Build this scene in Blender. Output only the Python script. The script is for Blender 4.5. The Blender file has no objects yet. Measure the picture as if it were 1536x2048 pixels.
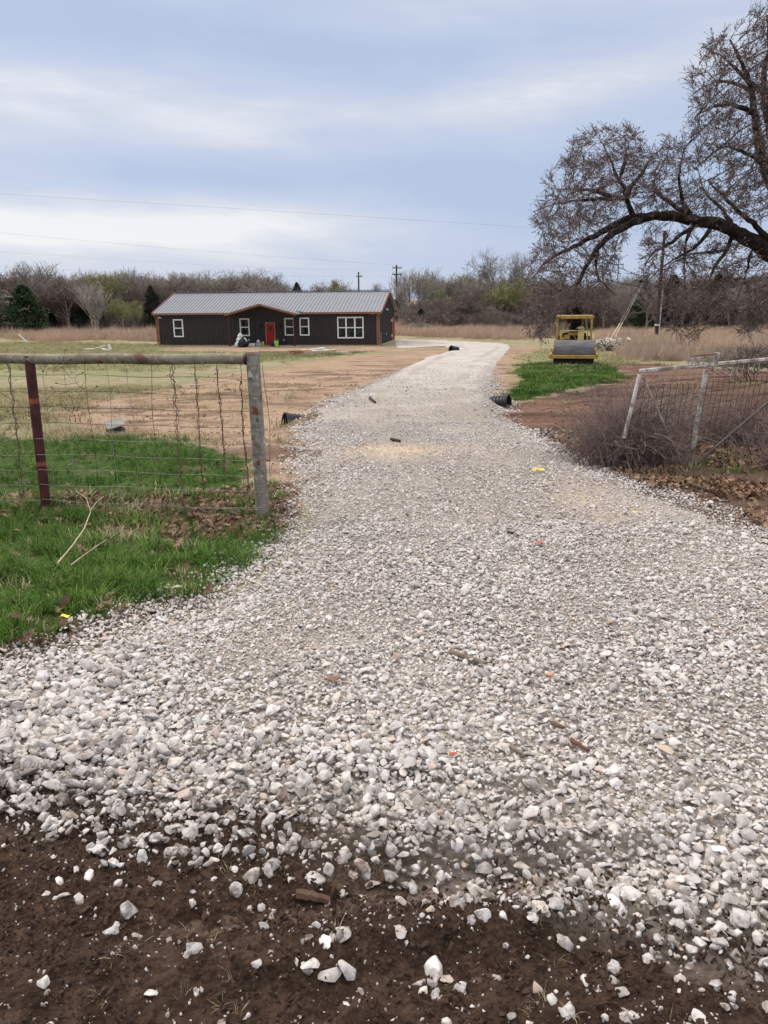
import bpy, bmesh, math, random
import numpy as np
from mathutils import Vector, Matrix, Euler
R = math.radians
random.seed(7); rng = np.random.default_rng(7)
SC = bpy.context.scene
COL = SC.collection

# ------------------------------------------------------------------ camera
FPX, CX, CY, CAMH = 1540.0, 768.0, 1024.0, 1.6
PITCH, ROLL = 0.2654, -0.0091
_c, _s = math.cos(ROLL), math.sin(ROLL)
_rt = np.array([1., 0, 0]); _up = np.array([0, math.sin(PITCH), math.cos(PITCH)])
FW = np.array([0, math.cos(PITCH), -math.sin(PITCH)])
RT = _rt*_c + _up*_s; UP = _up*_c - _rt*_s
cd = bpy.data.cameras.new('camera'); cam = bpy.data.objects.new('camera', cd); COL.objects.link(cam)
M = Matrix.Identity(4)
for i in range(3):
    M[i][0] = RT[i]; M[i][1] = UP[i]; M[i][2] = -FW[i]
M[2][3] = CAMH
cam.matrix_world = M
cd.sensor_fit = 'VERTICAL'; cd.sensor_height = 36.0; cd.lens = FPX/2048*36
cd.clip_start = 0.05; cd.clip_end = 6000
SC.camera = cam

# ------------------------------------------------------------------ light
SUN_EL, SUN_AZ = R(38), R(-55)      # azimuth from +Y, negative = left
world = bpy.data.worlds.new('World'); SC.world = world; world.use_nodes = True
wt = world.node_tree; wt.nodes.clear()
def wn(t, **k):
    n = wt.nodes.new(t)
    for a, v in k.items(): setattr(n, a, v)
    return n
def wm(op, a, b=None, c=None):
    n = wn('ShaderNodeMath', operation=op)
    for i, v in enumerate((a, b, c)):
        if v is None: continue
        if isinstance(v, (int, float)): n.inputs[i].default_value = v
        else: wt.links.new(v, n.inputs[i])
    return n.outputs[0]
tc = wn('ShaderNodeTexCoord'); sep = wn('ShaderNodeSeparateXYZ'); wt.links.new(tc.outputs['Generated'], sep.inputs[0])
az = wm('ARCTAN2', sep.outputs[0], sep.outputs[1])
el = wm('ARCSINE', sep.outputs[2])
def noise_at(sx, sy, sh, off, scale, detail, rough=0.55):
    c = wn('ShaderNodeCombineXYZ')
    wt.links.new(wm('MULTIPLY_ADD', az, sx, off), c.inputs[0])
    wt.links.new(wm('ADD', wm('MULTIPLY', el, sy), wm('MULTIPLY', az, sh)), c.inputs[1])
    c.inputs[2].default_value = off
    n = wn('ShaderNodeTexNoise'); n.inputs['Scale'].default_value = scale; n.inputs['Detail'].default_value = detail
    n.inputs['Roughness'].default_value = rough; n.inputs['Distortion'].default_value = 0.35
    wt.links.new(c.outputs[0], n.inputs['Vector']); return n.outputs[0]
def bump2(a0, sa, e0, se, amp, tilt=0.0):
    da = wm('MULTIPLY', wm('SUBTRACT', az, R(a0)), 1/R(sa))
    e2 = wm('SUBTRACT', wm('SUBTRACT', el, R(e0)), wm('MULTIPLY', wm('SUBTRACT', az, R(a0)), tilt))
    de = wm('MULTIPLY', e2, 1/R(se))
    q = wm('ADD', wm('MULTIPLY', da, da), wm('MULTIPLY', de, de))
    return wm('MULTIPLY', wm('EXPONENT', wm('MULTIPLY', q, -1.0)), amp)
n1 = noise_at(1.0, 4.2, 0.35, 3.1, 2.6, 6)
n2 = noise_at(1.6, 7.5, 0.1, 7.7, 5.0, 8, 0.6)
w = wm('ADD', wm('MULTIPLY', wm('SUBTRACT', n1, 0.5), 1.15), wm('MULTIPLY', wm('SUBTRACT', n2, 0.5), 0.6))
w = wm('ADD', w, 0.27)
for args in ((-27, 18, 12.0, 2.6, 0.42), (-8, 15, 11.7, 2.3, 0.12), (-28, 22, 5.0, 1.9, 0.75), (-6, 14, 5.2, 1.5, 0.36), (16, 15, 14.0, 1.9, 0.42, 0.1),
             (-14, 22, 1.8, 2.8, 0.3), (14, 12, 19.5, 2.5, 0.5), (-30, 9, 19.0, 1.6, 0.2),
             (-20, 14, 16.6, 1.9, -0.45), (4, 13, 15.4, 1.7, -0.40), (-10, 20, 8.4, 1.1, -0.32), (14, 14, 7.0, 3.2, -0.55), (0, 60, 60, 40, 0.35)):
    w = wm('ADD', w, bump2(*args))
ramp = wn('ShaderNodeValToRGB'); wt.links.new(w, ramp.inputs[0])
e = ramp.color_ramp.elements; e[0].position = 0.0; e[0].color = (0.46, 0.555, 0.755, 1); e[1].position = 1.0; e[1].color = (0.85, 0.86, 0.89, 1)
x = ramp.color_ramp.elements.new(0.45); x.color = (0.55, 0.622, 0.785, 1)
x = ramp.color_ramp.elements.new(0.72); x.color = (0.66, 0.70, 0.80, 1)
scl = wn('ShaderNodeVectorMath', operation='SCALE'); zc = wn('ShaderNodeMapRange', interpolation_type='SMOOTHSTEP'); wt.links.new(el, zc.inputs[0]); zc.inputs[1].default_value = R(21); zc.inputs[2].default_value = R(40)
wz = wn('ShaderNodeMix', data_type='RGBA'); wt.links.new(zc.outputs[0], wz.inputs[0]); wt.links.new(ramp.outputs[0], wz.inputs[6]); wz.inputs[7].default_value = (0.86, 0.81, 0.775, 1)
wt.links.new(wz.outputs[2], scl.inputs[0]); zen = wn('ShaderNodeMapRange', interpolation_type='SMOOTHSTEP'); wt.links.new(el, zen.inputs[0]); zen.inputs[1].default_value = R(22); zen.inputs[2].default_value = R(62); zen.inputs[3].default_value = 9.9; zen.inputs[4].default_value = 23.0
wt.links.new(zen.outputs[0], scl.inputs['Scale'])
sky = wn('ShaderNodeTexSky', sky_type='NISHITA'); sky.sun_disc = False; sky.sun_elevation = SUN_EL; sky.sun_rotation = SUN_AZ
mx = wn('ShaderNodeMix', data_type='RGBA'); mx.inputs[0].default_value = 0.92
wt.links.new(sky.outputs[0], mx.inputs[6]); wt.links.new(scl.outputs[0], mx.inputs[7])
bg = wn('ShaderNodeBackground'); bg.inputs[1].default_value = 0.1; wt.links.new(mx.outputs[2], bg.inputs[0])
wo = wn('ShaderNodeOutputWorld'); wt.links.new(bg.outputs[0], wo.inputs[0])
sl = bpy.data.lights.new('sun', 'SUN'); sl.energy = 1.5; sl.angle = R(11); sl.color = (1, 0.93, 0.84)
so = bpy.data.objects.new('sun', sl); COL.objects.link(so)
sd = Vector((math.sin(SUN_AZ)*math.cos(SUN_EL), math.cos(SUN_AZ)*math.cos(SUN_EL), math.sin(SUN_EL)))
so.rotation_euler = sd.to_track_quat('Z', 'Y').to_euler()
SC.view_settings.view_transform = 'Standard'; SC.view_settings.look = 'None'
SC.view_settings.exposure = 0.08; SC.view_settings.gamma = 1.0
SC.render.engine = 'CYCLES'
SC.cycles.max_bounces = 6; SC.cycles.diffuse_bounces = 3; SC.cycles.transparent_max_bounces = 8

# ------------------------------------------------------------------ noise (numpy)
_P = np.random.default_rng(11).permutation(4096)
_G = np.random.default_rng(12).uniform(0, 2*np.pi, 4096)
def _h(i, j): return _P[(_P[i & 4095] + j) & 4095]
def gn(x, y):
    x = np.asarray(x, float); y = np.asarray(y, float)
    i = np.floor(x).astype(int); j = np.floor(y).astype(int); fx = x-i; fy = y-j
    u = fx*fx*fx*(fx*(fx*6-15)+10); v = fy*fy*fy*(fy*(fy*6-15)+10)
    def g(a, b):
        t = _G[_h(i+a, j+b)]; return np.cos(t)*(fx-a) + np.sin(t)*(fy-b)
    return ((g(0,0)*(1-u)+g(1,0)*u)*(1-v) + (g(0,1)*(1-u)+g(1,1)*u)*v)*1.5
def fbm(x, y, s=1.0, o=4, ox=0.0):
    r = 0; a = 1.0; n = 0
    for k in range(o):
        r = r + a*gn(x*s+ox+k*17.3, y*s-ox*0.7+k*9.1); n += a; a *= 0.5; s *= 2.03
    return r/n
def sst(a, b, x):
    t = np.clip((np.asarray(x, float)-a)/(b-a), 0, 1); return t*t*(3-2*t)

# ------------------------------------------------------------------ pixel -> place
_PY = np.array([-60, -3, 5, 9, 12, 18, 25, 33, 47, 62, 90, 125, 200, 600, 3000.])
_PZ = np.array([0.1, 0, 0, -.1, -.25, -.55, -.9, -1.2, -1.5, -1.83, -2.1, -2.2, -1.2, 2, 10.])
def zprof(y):
    y = np.asarray(y, float); s = 0
    for d, wgt in ((-1, .25), (0, .5), (1, .25)): s = s + wgt*np.interp(y + d*np.maximum(0.6, np.abs(y)*0.05), _PY, _PZ)
    return s
def ray(px, py):
    d = FW + RT*(px-CX)/FPX - UP*(py-CY)/FPX
    return d/math.hypot(d[0], d[1])
def G0(px, py, zf=None):
    d = ray(px, py); ts = np.geomspace(0.5, 2500, 6000)
    zz = CAMH + d[2]*ts; g = zprof(d[1]*ts) if zf is None else zf(d[0]*ts, d[1]*ts)
    k = np.argmax(zz < g)
    if zz[-1] >= g[-1]: k = len(ts)-1
    k = max(k, 1)
    a = (zz[k-1]-g[k-1]); b = (zz[k]-g[k]); t = ts[k-1] + (ts[k]-ts[k-1])*(a/(a-b) if a != b else 0)
    return d[0]*t, d[1]*t
def atd(px, py, depth):
    """point on the pixel's ray at forward distance depth (world y)"""
    d = ray(px, py); t = depth/d[1]; return Vector((d[0]*t, depth, CAMH+d[2]*t))
def poly(pts): return np.array([G0(*p) for p in pts])
def sdf(P, X, Y):
    """signed distance, positive inside"""
    X = np.asarray(X, float); Y = np.asarray(Y, float)
    d = np.full(X.shape, 1e18); ins = np.zeros(X.shape, bool)
    n = len(P)
    for i in range(n):
        ax, ay = P[i]; bx, by = P[(i+1) % n]
        ex, ey = bx-ax, by-ay; wx, wy = X-ax, Y-ay
        t = np.clip((wx*ex+wy*ey)/(ex*ex+ey*ey+1e-12), 0, 1)
        d = np.minimum(d, (wx-ex*t)**2+(wy-ey*t)**2)
        c = ((ay <= Y) & (by > Y)) | ((ay > Y) & (by <= Y))
        with np.errstate(divide='ignore', invalid='ignore'):
            xi = ax + (Y-ay)/(by-ay+1e-30)*ex
        ins ^= c & (X < xi)
    d = np.sqrt(d); return np.where(ins, d, -d)

P_DRIVE = poly([(-600,1400),(0,1318),(110,1292),(260,1238),(420,1188),(500,1130),(560,1075),(588,1012),(604,950),(609,900),(600,866),(622,830),
  (690,790),(760,760),(800,738),(850,716),(905,700),(896,694),(840,694),(790,697),(786,684),(800,679),(860,680),(950,683),(1000,685),(1022,690),
  (1024,697),(1012,708),(996,728),(990,748),(989,770),(996,792),(1008,806),(1022,828),(1064,862),(1150,908),(1250,953),(1330,986),(1420,1017),
  (1536,1062),(1750,1150),(2300,1400),(2600,1900),(1900,2300),(1536,2200),(1250,2080),(900,1960),(500,1880),(100,1830),(-200,1800),(-1000,1760)])
P_DIRT = [poly([(85,832),(190,798),(345,775),(450,748),(560,738),(610,722),(690,712),(760,706),(860,702),(905,698),(1000,720),(900,760),(700,820),(660,900),(640,960),(610,1030),(560,1060),(525,1050),
  (560,980),(480,935),(410,890),(280,868),(200,862)]),
  poly([(318,695),(760,694),(790,690),(830,690),(905,694),(890,700),(760,702),(600,703),(450,705),(330,702)]),
  poly([(960,690),(1060,693),(1110,694),(1110,699),(1060,703),(1040,715),(1030,735),(1040,760),(1035,785),(1010,802),(960,800)])]
P_RED = poly([(980,806),(1030,806),(1120,788),(1190,778),(1225,766),(1236,748),(1210,735),(1200,727),(1300,727),(1400,735),(1536,742),(1750,752),(1900,800),(1750,880),(1536,880),(1200,880),(1100,885),(1020,850)])
P_LITTER = [poly([(960,835),(1060,842),(1180,850),(1300,860),(1536,880),(1750,900),(2200,1200),(1750,1200),(1536,1120),(1300,1000),(1050,870)]),
  poly([(-400,1000),(0,993),(200,985),(330,990),(560,960),(600,990),(590,1060),(520,1080),(420,1090),(300,1075),(130,1040),(-400,1030)]),
  poly([(-300,1250),(0,1225),(120,1225),(240,1200),(400,1165),(500,1130),(420,1210),(260,1260),(0,1360),(-300,1420)])]
P_GREEN = [poly([(-500,1015),(0,1012),(130,1012),(200,1045),(330,1080),(520,1070),(575,1045),(560,1100),(500,1140),(420,1190),(330,1200),(240,1225),(100,1255),(0,1300),(-500,1400)]),
  poly([(-500,880),(0,872),(60,876),(120,880),(300,876),(350,885),(420,905),(500,925),(470,985),(340,985),(200,985),(0,990),(-500,1000)]),
  poly([(1048,728),(1095,724),(1195,727),(1225,742),(1233,756),(1210,766),(1120,782),(1080,792),(1030,800),(1022,798),(1045,770),(1040,740)]),
  poly([(1410,715),(1536,714),(1750,716),(1750,738),(1536,736),(1430,733)])]
P_GREEN.append(poly([(496,703),(620,702),(735,703),(700,710),(560,716),(500,714)]))
P_PALEG = [poly([(500,704),(620,703),(740,703),(700,712),(560,722),(480,735),(200,745),(0,740),(-400,730),(-400,684),(150,684),(310,690),(480,700)]),
  poly([(1040,700),(1100,700),(1240,705),(1300,722),(1240,735),(1060,760),(1030,740)])]
P_TALL = [poly([(-600,656),(0,660),(130,661),(320,661),(340,684),(200,680),(100,684),(0,676),(-600,668)]),
  poly([(700,655),(880,650),(1010,642),(1100,640),(1110,672),(1040,680),(900,676),(800,672),(700,672)]),
  poly([(1195,652),(1300,652),(1536,646),(1900,640),(1900,735),(1536,730),(1400,725),(1280,722),(1240,716),(1236,700),(1205,692)])]

_a, _b, _c2 = G0(571, 850), G0(1016, 815), G0(902, 703)
CMOUND = [(_a[0]+.52, _a[1]+.24, .30, .16), (_b[0]-.48, _b[1]+.26, .28, .14), (_c2[0]+.75, _c2[1]+.5, .5, .22)]
def drive_raise(x, y, s=None):
    s = sdf(P_DRIVE, x, y) if s is None else s
    edge = s + 0.10*fbm(x, y, 2.2, 3, 5.0) + 0.05*gn(x*9, y*9)
    far = sst(9, 14, y)
    near = sst(1.1, 0.0, y-road_y(x))                  # at the county road the stones peter out
    return edge, (-0.03 + sst(-0.05, 0.55, edge)*(0.075+0.10*far*sst(62, 36, y))*(1-near) + near*0.012*sst(-.1, .3, edge))
def base_z(x, y):
    d = np.hypot(x, y)
    z = zprof(y)
    z = z + 0.05*gn(x*0.22+3, y*0.22)*sst(5, 12, d) + 0.22*gn(x*0.03, y*0.03+5)*sst(40, 80, d)*sst(150, 100, d)*0
    z = z + sst(170, 260, d)*2.0*fbm(x, y, 0.004, 3)
    # drain along both sides where the culvert passes
    ditch = np.exp(-((y-12.6-0.06*x)/1.1)**2)
    z = z - 0.22*ditch*sst(1.2, 2.4, np.abs(x-0.15))
    # low bank at the right verge
    z = z + 0.10*sst(2.6, 4.6, x)*sst(9.5, 6.5, y)
    for mx_, my_, sx_, hh in CMOUND: z = z + hh*np.exp(-((x-mx_)**2+(y-my_)**2)/sx_**2)
    return z
def micro(x, y, mud, dirt):
    d = np.hypot(x, y)
    fade = sst(40, 6, d)
    lump = 0.012*fbm(x, y, 5.0, 3) + 0.006*fbm(x, y, 22.0, 2, 9)
    clod = 0.030*np.maximum(0, fbm(x, y, 26, 3, 4)-0.05) + 0.010*np.maximum(0, gn(x*60, y*60))*sst(5, 3, d)
    rut = 0.042*np.sin(y*16 + 1.3*gn(x*0.8, y*0.8)*3)*sst(-0.2, 0.2, gn(x*0.5+4, y*2.0))
    ruts2 = 0.035*np.sin((x*0.5+y*1.1)*5 + 2.5*gn(x*.3, y*.3))
    return fade*(lump + mud*(clod + rut)) + dirt*sst(60, 20, d)*(ruts2*0.9+0.05*fbm(x, y, 2.2, 4, 2))
_RL = np.array(sorted([G0(*p) for p in ((-500,1545),(0,1585),(400,1665),(768,1725),(1150,1815),(1536,1925),(2000,2000))]))
def road_y(x): return np.interp(x, _RL[:,0], _RL[:,1])   # where the gravel gives way to the dirt road
def masks(x, y):
    d = np.hypot(x, y)
    wob = 0.25*fbm(x, y, 0.9, 4, 1.0)*np.clip(d/6, 0.5, 6) + 0.06*fbm(x, y, 6, 3, 3)
    def mk(polys, soft=0.15, k=1.0):
        r = np.zeros(x.shape)
        for p in polys: r = np.maximum(r, sst(-soft, soft, (sdf(p, x, y)+wob*k)/np.clip(d/6, 1, 8)))
        return r
    sd_ = sdf(P_DRIVE, x, y)
    mud = sst(1.35, 0.15, y - road_y(x) + 0.25*gn(x*1.3, y*1.3))*sst(25, 12, d)
    mud = np.maximum(mud, sst(1.0, -1.0, y))
    mud = np.where(sd_ > 0.1, np.maximum(0, mud), mud)
    return dict(sd=sd_, mud=mud, dirt=mk(P_DIRT, .3), red=mk([P_RED], .3), litter=mk(P_LITTER, .25, .6), green=mk(P_GREEN, .2, .8),
                pale=mk(P_PALEG, .5), tall=mk(P_TALL, .3, .5))
def ground_z(x, y, m=None):
    x = np.asarray(x, float); y = np.asarray(y, float)
    if m is None: m = masks(x, y)
    return base_z(x, y) + micro(x, y, m['mud'], np.maximum(m['dirt'], m['red']))
def top_z(x, y, m=None):
    x = np.asarray(x, float); y = np.asarray(y, float)
    if m is None: m = masks(x, y)
    g = ground_z(x, y, m); e, r = drive_raise(x, y, m['sd'])
    dz = drive_z(x, y, m['sd'])
    return np.where(e > -0.1, np.maximum(g, dz), g)
def drive_z(x, y, s=None):
    e, r = drive_raise(x, y, s)
    fade = sst(60, 5, np.hypot(x, y))
    # wheel tracks pressed along the drive
    return base_z(x, y) + r + fade*(0.012*fbm(x, y, 1.3, 3, 8) + 0.006*fbm(x, y, 14, 2, 6))
def gz(x, y): return float(top_z(np.array([x]), np.array([y]))[0])
def at(px, py):
    X, Y = G0(px, py, lambda a, b: base_z(a, b)); return Vector((X, Y, gz(X, Y)))

# ------------------------------------------------------------------ objects
def tag(o, label=None, cat=None, group=None, kind=None):
    if label: o['label'] = label
    if cat: o['category'] = cat
    if group: o['group'] = group
    if kind: o['kind'] = kind
    return o
def empty(name, loc=(0,0,0), rz=0, **k):
    o = bpy.data.objects.new(name, None); COL.objects.link(o); o.location = loc; o.rotation_euler = (0, 0, rz); o.empty_display_size = .2
    return tag(o, **k)
def np_mesh(name, V, F, mat=None, smooth=False, mats=None, mi=None):
    """V (n,3); F list of arrays, each (m,k)"""
    me = bpy.data.meshes.new(name); V = np.asarray(V, np.float32)
    F = [np.asarray(f, np.int32) for f in (F if isinstance(F, list) else [F]) if len(f)]
    me.vertices.add(len(V)); me.vertices.foreach_set('co', V.ravel())
    nl = sum(f.size for f in F); npoly = sum(len(f) for f in F)
    me.loops.add(nl); me.polygons.add(npoly)
    me.loops.foreach_set('vertex_index', np.concatenate([f.ravel() for f in F]))
    st = []; a = 0
    for f in F:
        st.append(a + np.arange(len(f))*f.shape[1]); a += f.size
    me.polygons.foreach_set('loop_start', np.concatenate(st).astype(np.int32))
    for m in (mats or ([mat] if mat else [])): me.materials.append(m)
    if mi is not None: me.polygons.foreach_set('material_index', np.asarray(mi, np.int32))
    me.polygons.foreach_set('use_smooth', np.full(npoly, smooth))
    me.update(calc_edges=True); return me
def link(name, me, parent=None, loc=(0,0,0), rot=(0,0,0), **k):
    o = bpy.data.objects.new(name, me); COL.objects.link(o); o.location = loc; o.rotation_euler = rot
    if parent: o.parent = parent
    return tag(o, **k)
class MB:
    def __init__(s): s.v = []; s.f = []; s.m = []; s.cur = 0
    def add(s, vs, fs):
        b = len(s.v); s.v += [tuple(v) for v in vs]; s.f += [tuple(b+i for i in f) for f in fs]; s.m += [s.cur]*len(fs); return s
    def box(s, c, d, rz=0.0, rot=None):
        hx, hy, hz = d[0]/2, d[1]/2, d[2]/2
        vs = [Vector((x, y, z)) for z in (-hz, hz) for x, y in ((-hx,-hy),(hx,-hy),(hx,hy),(-hx,hy))]
        m = (rot.to_matrix() if rot is not None else Matrix.Rotation(rz, 3, 'Z'))
        return s.add([m@v+Vector(c) for v in vs], [(3,2,1,0),(4,5,6,7),(0,1,5,4),(1,2,6,5),(2,3,7,6),(3,0,4,7)])
    def bx(s, x0, x1, y0, y1, z0, z1): return s.box(((x0+x1)/2, (y0+y1)/2, (z0+z1)/2), (abs(x1-x0), abs(y1-y0), abs(z1-z0)))
    def tube(s, pts, rad, n=8, cap=True):
        pts = [Vector(p) for p in pts]; rads = rad if hasattr(rad, '__len__') else [rad]*len(pts)
        rings = []; prev = None
        for i, p in enumerate(pts):
            t = (pts[min(i+1, len(pts)-1)]-pts[max(i-1, 0)]).normalized()
            if prev is None:
                u = t.cross(Vector((0,0,1)));
                if u.length < .1: u = t.cross(Vector((1,0,0)))
            else: u = prev - t*prev.dot(t)
            u.normalize(); prev = u; w_ = t.cross(u)
            rings.append([p + (u*math.cos(2*math.pi*k/n)+w_*math.sin(2*math.pi*k/n))*rads[i] for k in range(n)])
        vs = [v for r_ in rings for v in r_]; fs = []
        for i in range(len(pts)-1):
            for k in range(n): fs.append((i*n+k, i*n+(k+1) % n, (i+1)*n+(k+1) % n, (i+1)*n+k))
        if cap: fs += [tuple(reversed(range(n))), tuple((len(pts)-1)*n+k for k in range(n))]
        return s.add(vs, fs)
    def lathe(s, prof, n=24, c=(0,0,0), rot=None):
        vs = []; fs = []; m = rot.to_matrix() if rot is not None else Matrix.Identity(3)
        for r_, z in prof:
            for k in range(n): vs.append(m@Vector((r_*math.cos(2*math.pi*k/n), r_*math.sin(2*math.pi*k/n), z))+Vector(c))
        for i in range(len(prof)-1):
            for k in range(n): fs.append((i*n+k, i*n+(k+1) % n, (i+1)*n+(k+1) % n, (i+1)*n+k))
        fs += [tuple(reversed(range(n))), tuple((len(prof)-1)*n+k for k in range(n))]
        return s.add(vs, fs)
    def mesh(s, name, mat, bevel=0.0, smooth=False):
        me = bpy.data.meshes.new(name); me.from_pydata(s.v, [], s.f)
        for m in (mat if isinstance(mat, (list, tuple)) else [mat]): me.materials.append(m)
        me.polygons.foreach_set('material_index', s.m)
        bm = bmesh.new(); bm.from_mesh(me); bmesh.ops.recalc_face_normals(bm, faces=bm.faces)
        if bevel:
            bmesh.ops.bevel(bm, geom=[e for e in bm.edges if len(e.link_faces) == 2 and e.calc_face_angle(0) > 0.6], offset=bevel, segments=1, affect='EDGES', clamp_overlap=True)
        bm.to_mesh(me); bm.free()
        if smooth:
            me.polygons.foreach_set('use_smooth', [True]*len(me.polygons))
            try: me.set_sharp_from_angle(angle=R(40))
            except Exception: pass
        me.update(); return me
    def obj(s, name, mat, parent=None, loc=(0,0,0), rot=(0,0,0), bevel=0.0, smooth=False, **k):
        return link(name, s.mesh(name, mat, bevel, smooth), parent, loc, rot, **k)

# ------------------------------------------------------------------ materials
class NT:
    def __init__(s, name):
        s.mat = bpy.data.materials.new(name); s.mat.use_nodes = True; s.t = s.mat.node_tree; s.t.nodes.clear()
        s.out = s.n('ShaderNodeOutputMaterial'); s.b = s.n('ShaderNodeBsdfPrincipled'); s.l(s.b.outputs[0], s.out.inputs[0])
        s.tc = s.n('ShaderNodeTexCoord').outputs['Object']
    def n(s, t, **k):
        n = s.t.nodes.new(t)
        for a, v in k.items(): setattr(n, a, v)
        return n
    def l(s, a, b): s.t.links.new(a, b)
    def inp(s, sock, v):
        if isinstance(v, bpy.types.NodeSocket): s.l(v, sock)
        elif v is not None:
            if isinstance(v, (tuple, list)) and len(v) == 3 and sock.type == 'RGBA': v = (*v, 1)
            sock.default_value = v
    def m(s, op, a, b=None, c=None, clamp=False):
        n = s.n('ShaderNodeMath', operation=op); n.use_clamp = clamp
        for i, v in enumerate((a, b, c)): s.inp(n.inputs[i], v) if v is not None else None
        return n.outputs[0]
    def mix(s, f, a, b, mode='MIX'):
        n = s.n('ShaderNodeMix', data_type='RGBA', blend_type=mode); s.inp(n.inputs[0], f); s.inp(n.inputs[6], a); s.inp(n.inputs[7], b); return n.outputs[2]
    def noise(s, scale, detail=4, rough=.55, vec=None, dist=0.0, w=None):
        n = s.n('ShaderNodeTexNoise'); n.inputs['Scale'].default_value = scale; n.inputs['Detail'].default_value = detail
        n.inputs['Roughness'].default_value = rough; n.inputs['Distortion'].default_value = dist; s.l(vec or s.tc, n.inputs['Vector']); return n.outputs[0]
    def mapv(s, sc, rot=(0,0,0), vec=None, loc=(0,0,0)):
        n = s.n('ShaderNodeMapping'); n.inputs['Scale'].default_value = sc; n.inputs['Rotation'].default_value = rot; n.inputs['Location'].default_value = loc
        s.l(vec or s.tc, n.inputs['Vector']); return n.outputs[0]
    def vor(s, scale, vec=None, feature='F1', rnd=1.0):
        n = s.n('ShaderNodeTexVoronoi', feature=feature); n.inputs['Scale'].default_value = scale; n.inputs['Randomness'].default_value = rnd
        s.l(vec or s.tc, n.inputs['Vector']); return n
    def ss(s, v, a, b):
        n = s.n('ShaderNodeMapRange', interpolation_type='SMOOTHSTEP'); s.l(v, n.inputs[0]); n.inputs[1].default_value = a; n.inputs[2].default_value = b; return n.outputs[0]
    def attr(s, name, typ='GEOMETRY'):
        n = s.n('ShaderNodeAttribute'); n.attribute_name = name; n.attribute_type = typ; return n.outputs['Fac']
    def set(s, color=None, rough=None, metal=None, spec=None, bump=None, bs=.3, bd=.02, alpha=None):
        if color is not None: s.inp(s.b.inputs['Base Color'], color)
        if rough is not None: s.inp(s.b.inputs['Roughness'], rough)
        if metal is not None: s.inp(s.b.inputs['Metallic'], metal)
        if spec is not None: s.inp(s.b.inputs['Specular IOR Level'], spec)
        if bump is not None:
            n = s.n('ShaderNodeBump'); n.inputs['Strength'].default_value = bs; n.inputs['Distance'].default_value = bd; s.l(bump, n.inputs['Height']); s.l(n.outputs[0], s.b.inputs['Normal'])
        return s.mat
def simple(name, col, rough=.7, metal=0, var=.25, sc=6.0, bump=0, spec=.3, tint=False):
    t = NT(name); n = t.noise(sc, 5)
    c2 = tuple(min(1, c*(1+var)) for c in col); c1 = tuple(c*(1-var) for c in col)
    c = t.mix(t.ss(n, .3, .7), c1, c2)
    if tint:
        a = t.attr('tint', 'INSTANCER'); c = t.mix(1.0, c, t.mix(a, (.55,.55,.55), (1.45,1.45,1.45)), 'MULTIPLY')
    return t.set(c, rough, metal, spec, n if bump else None, bump, .01)

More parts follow.
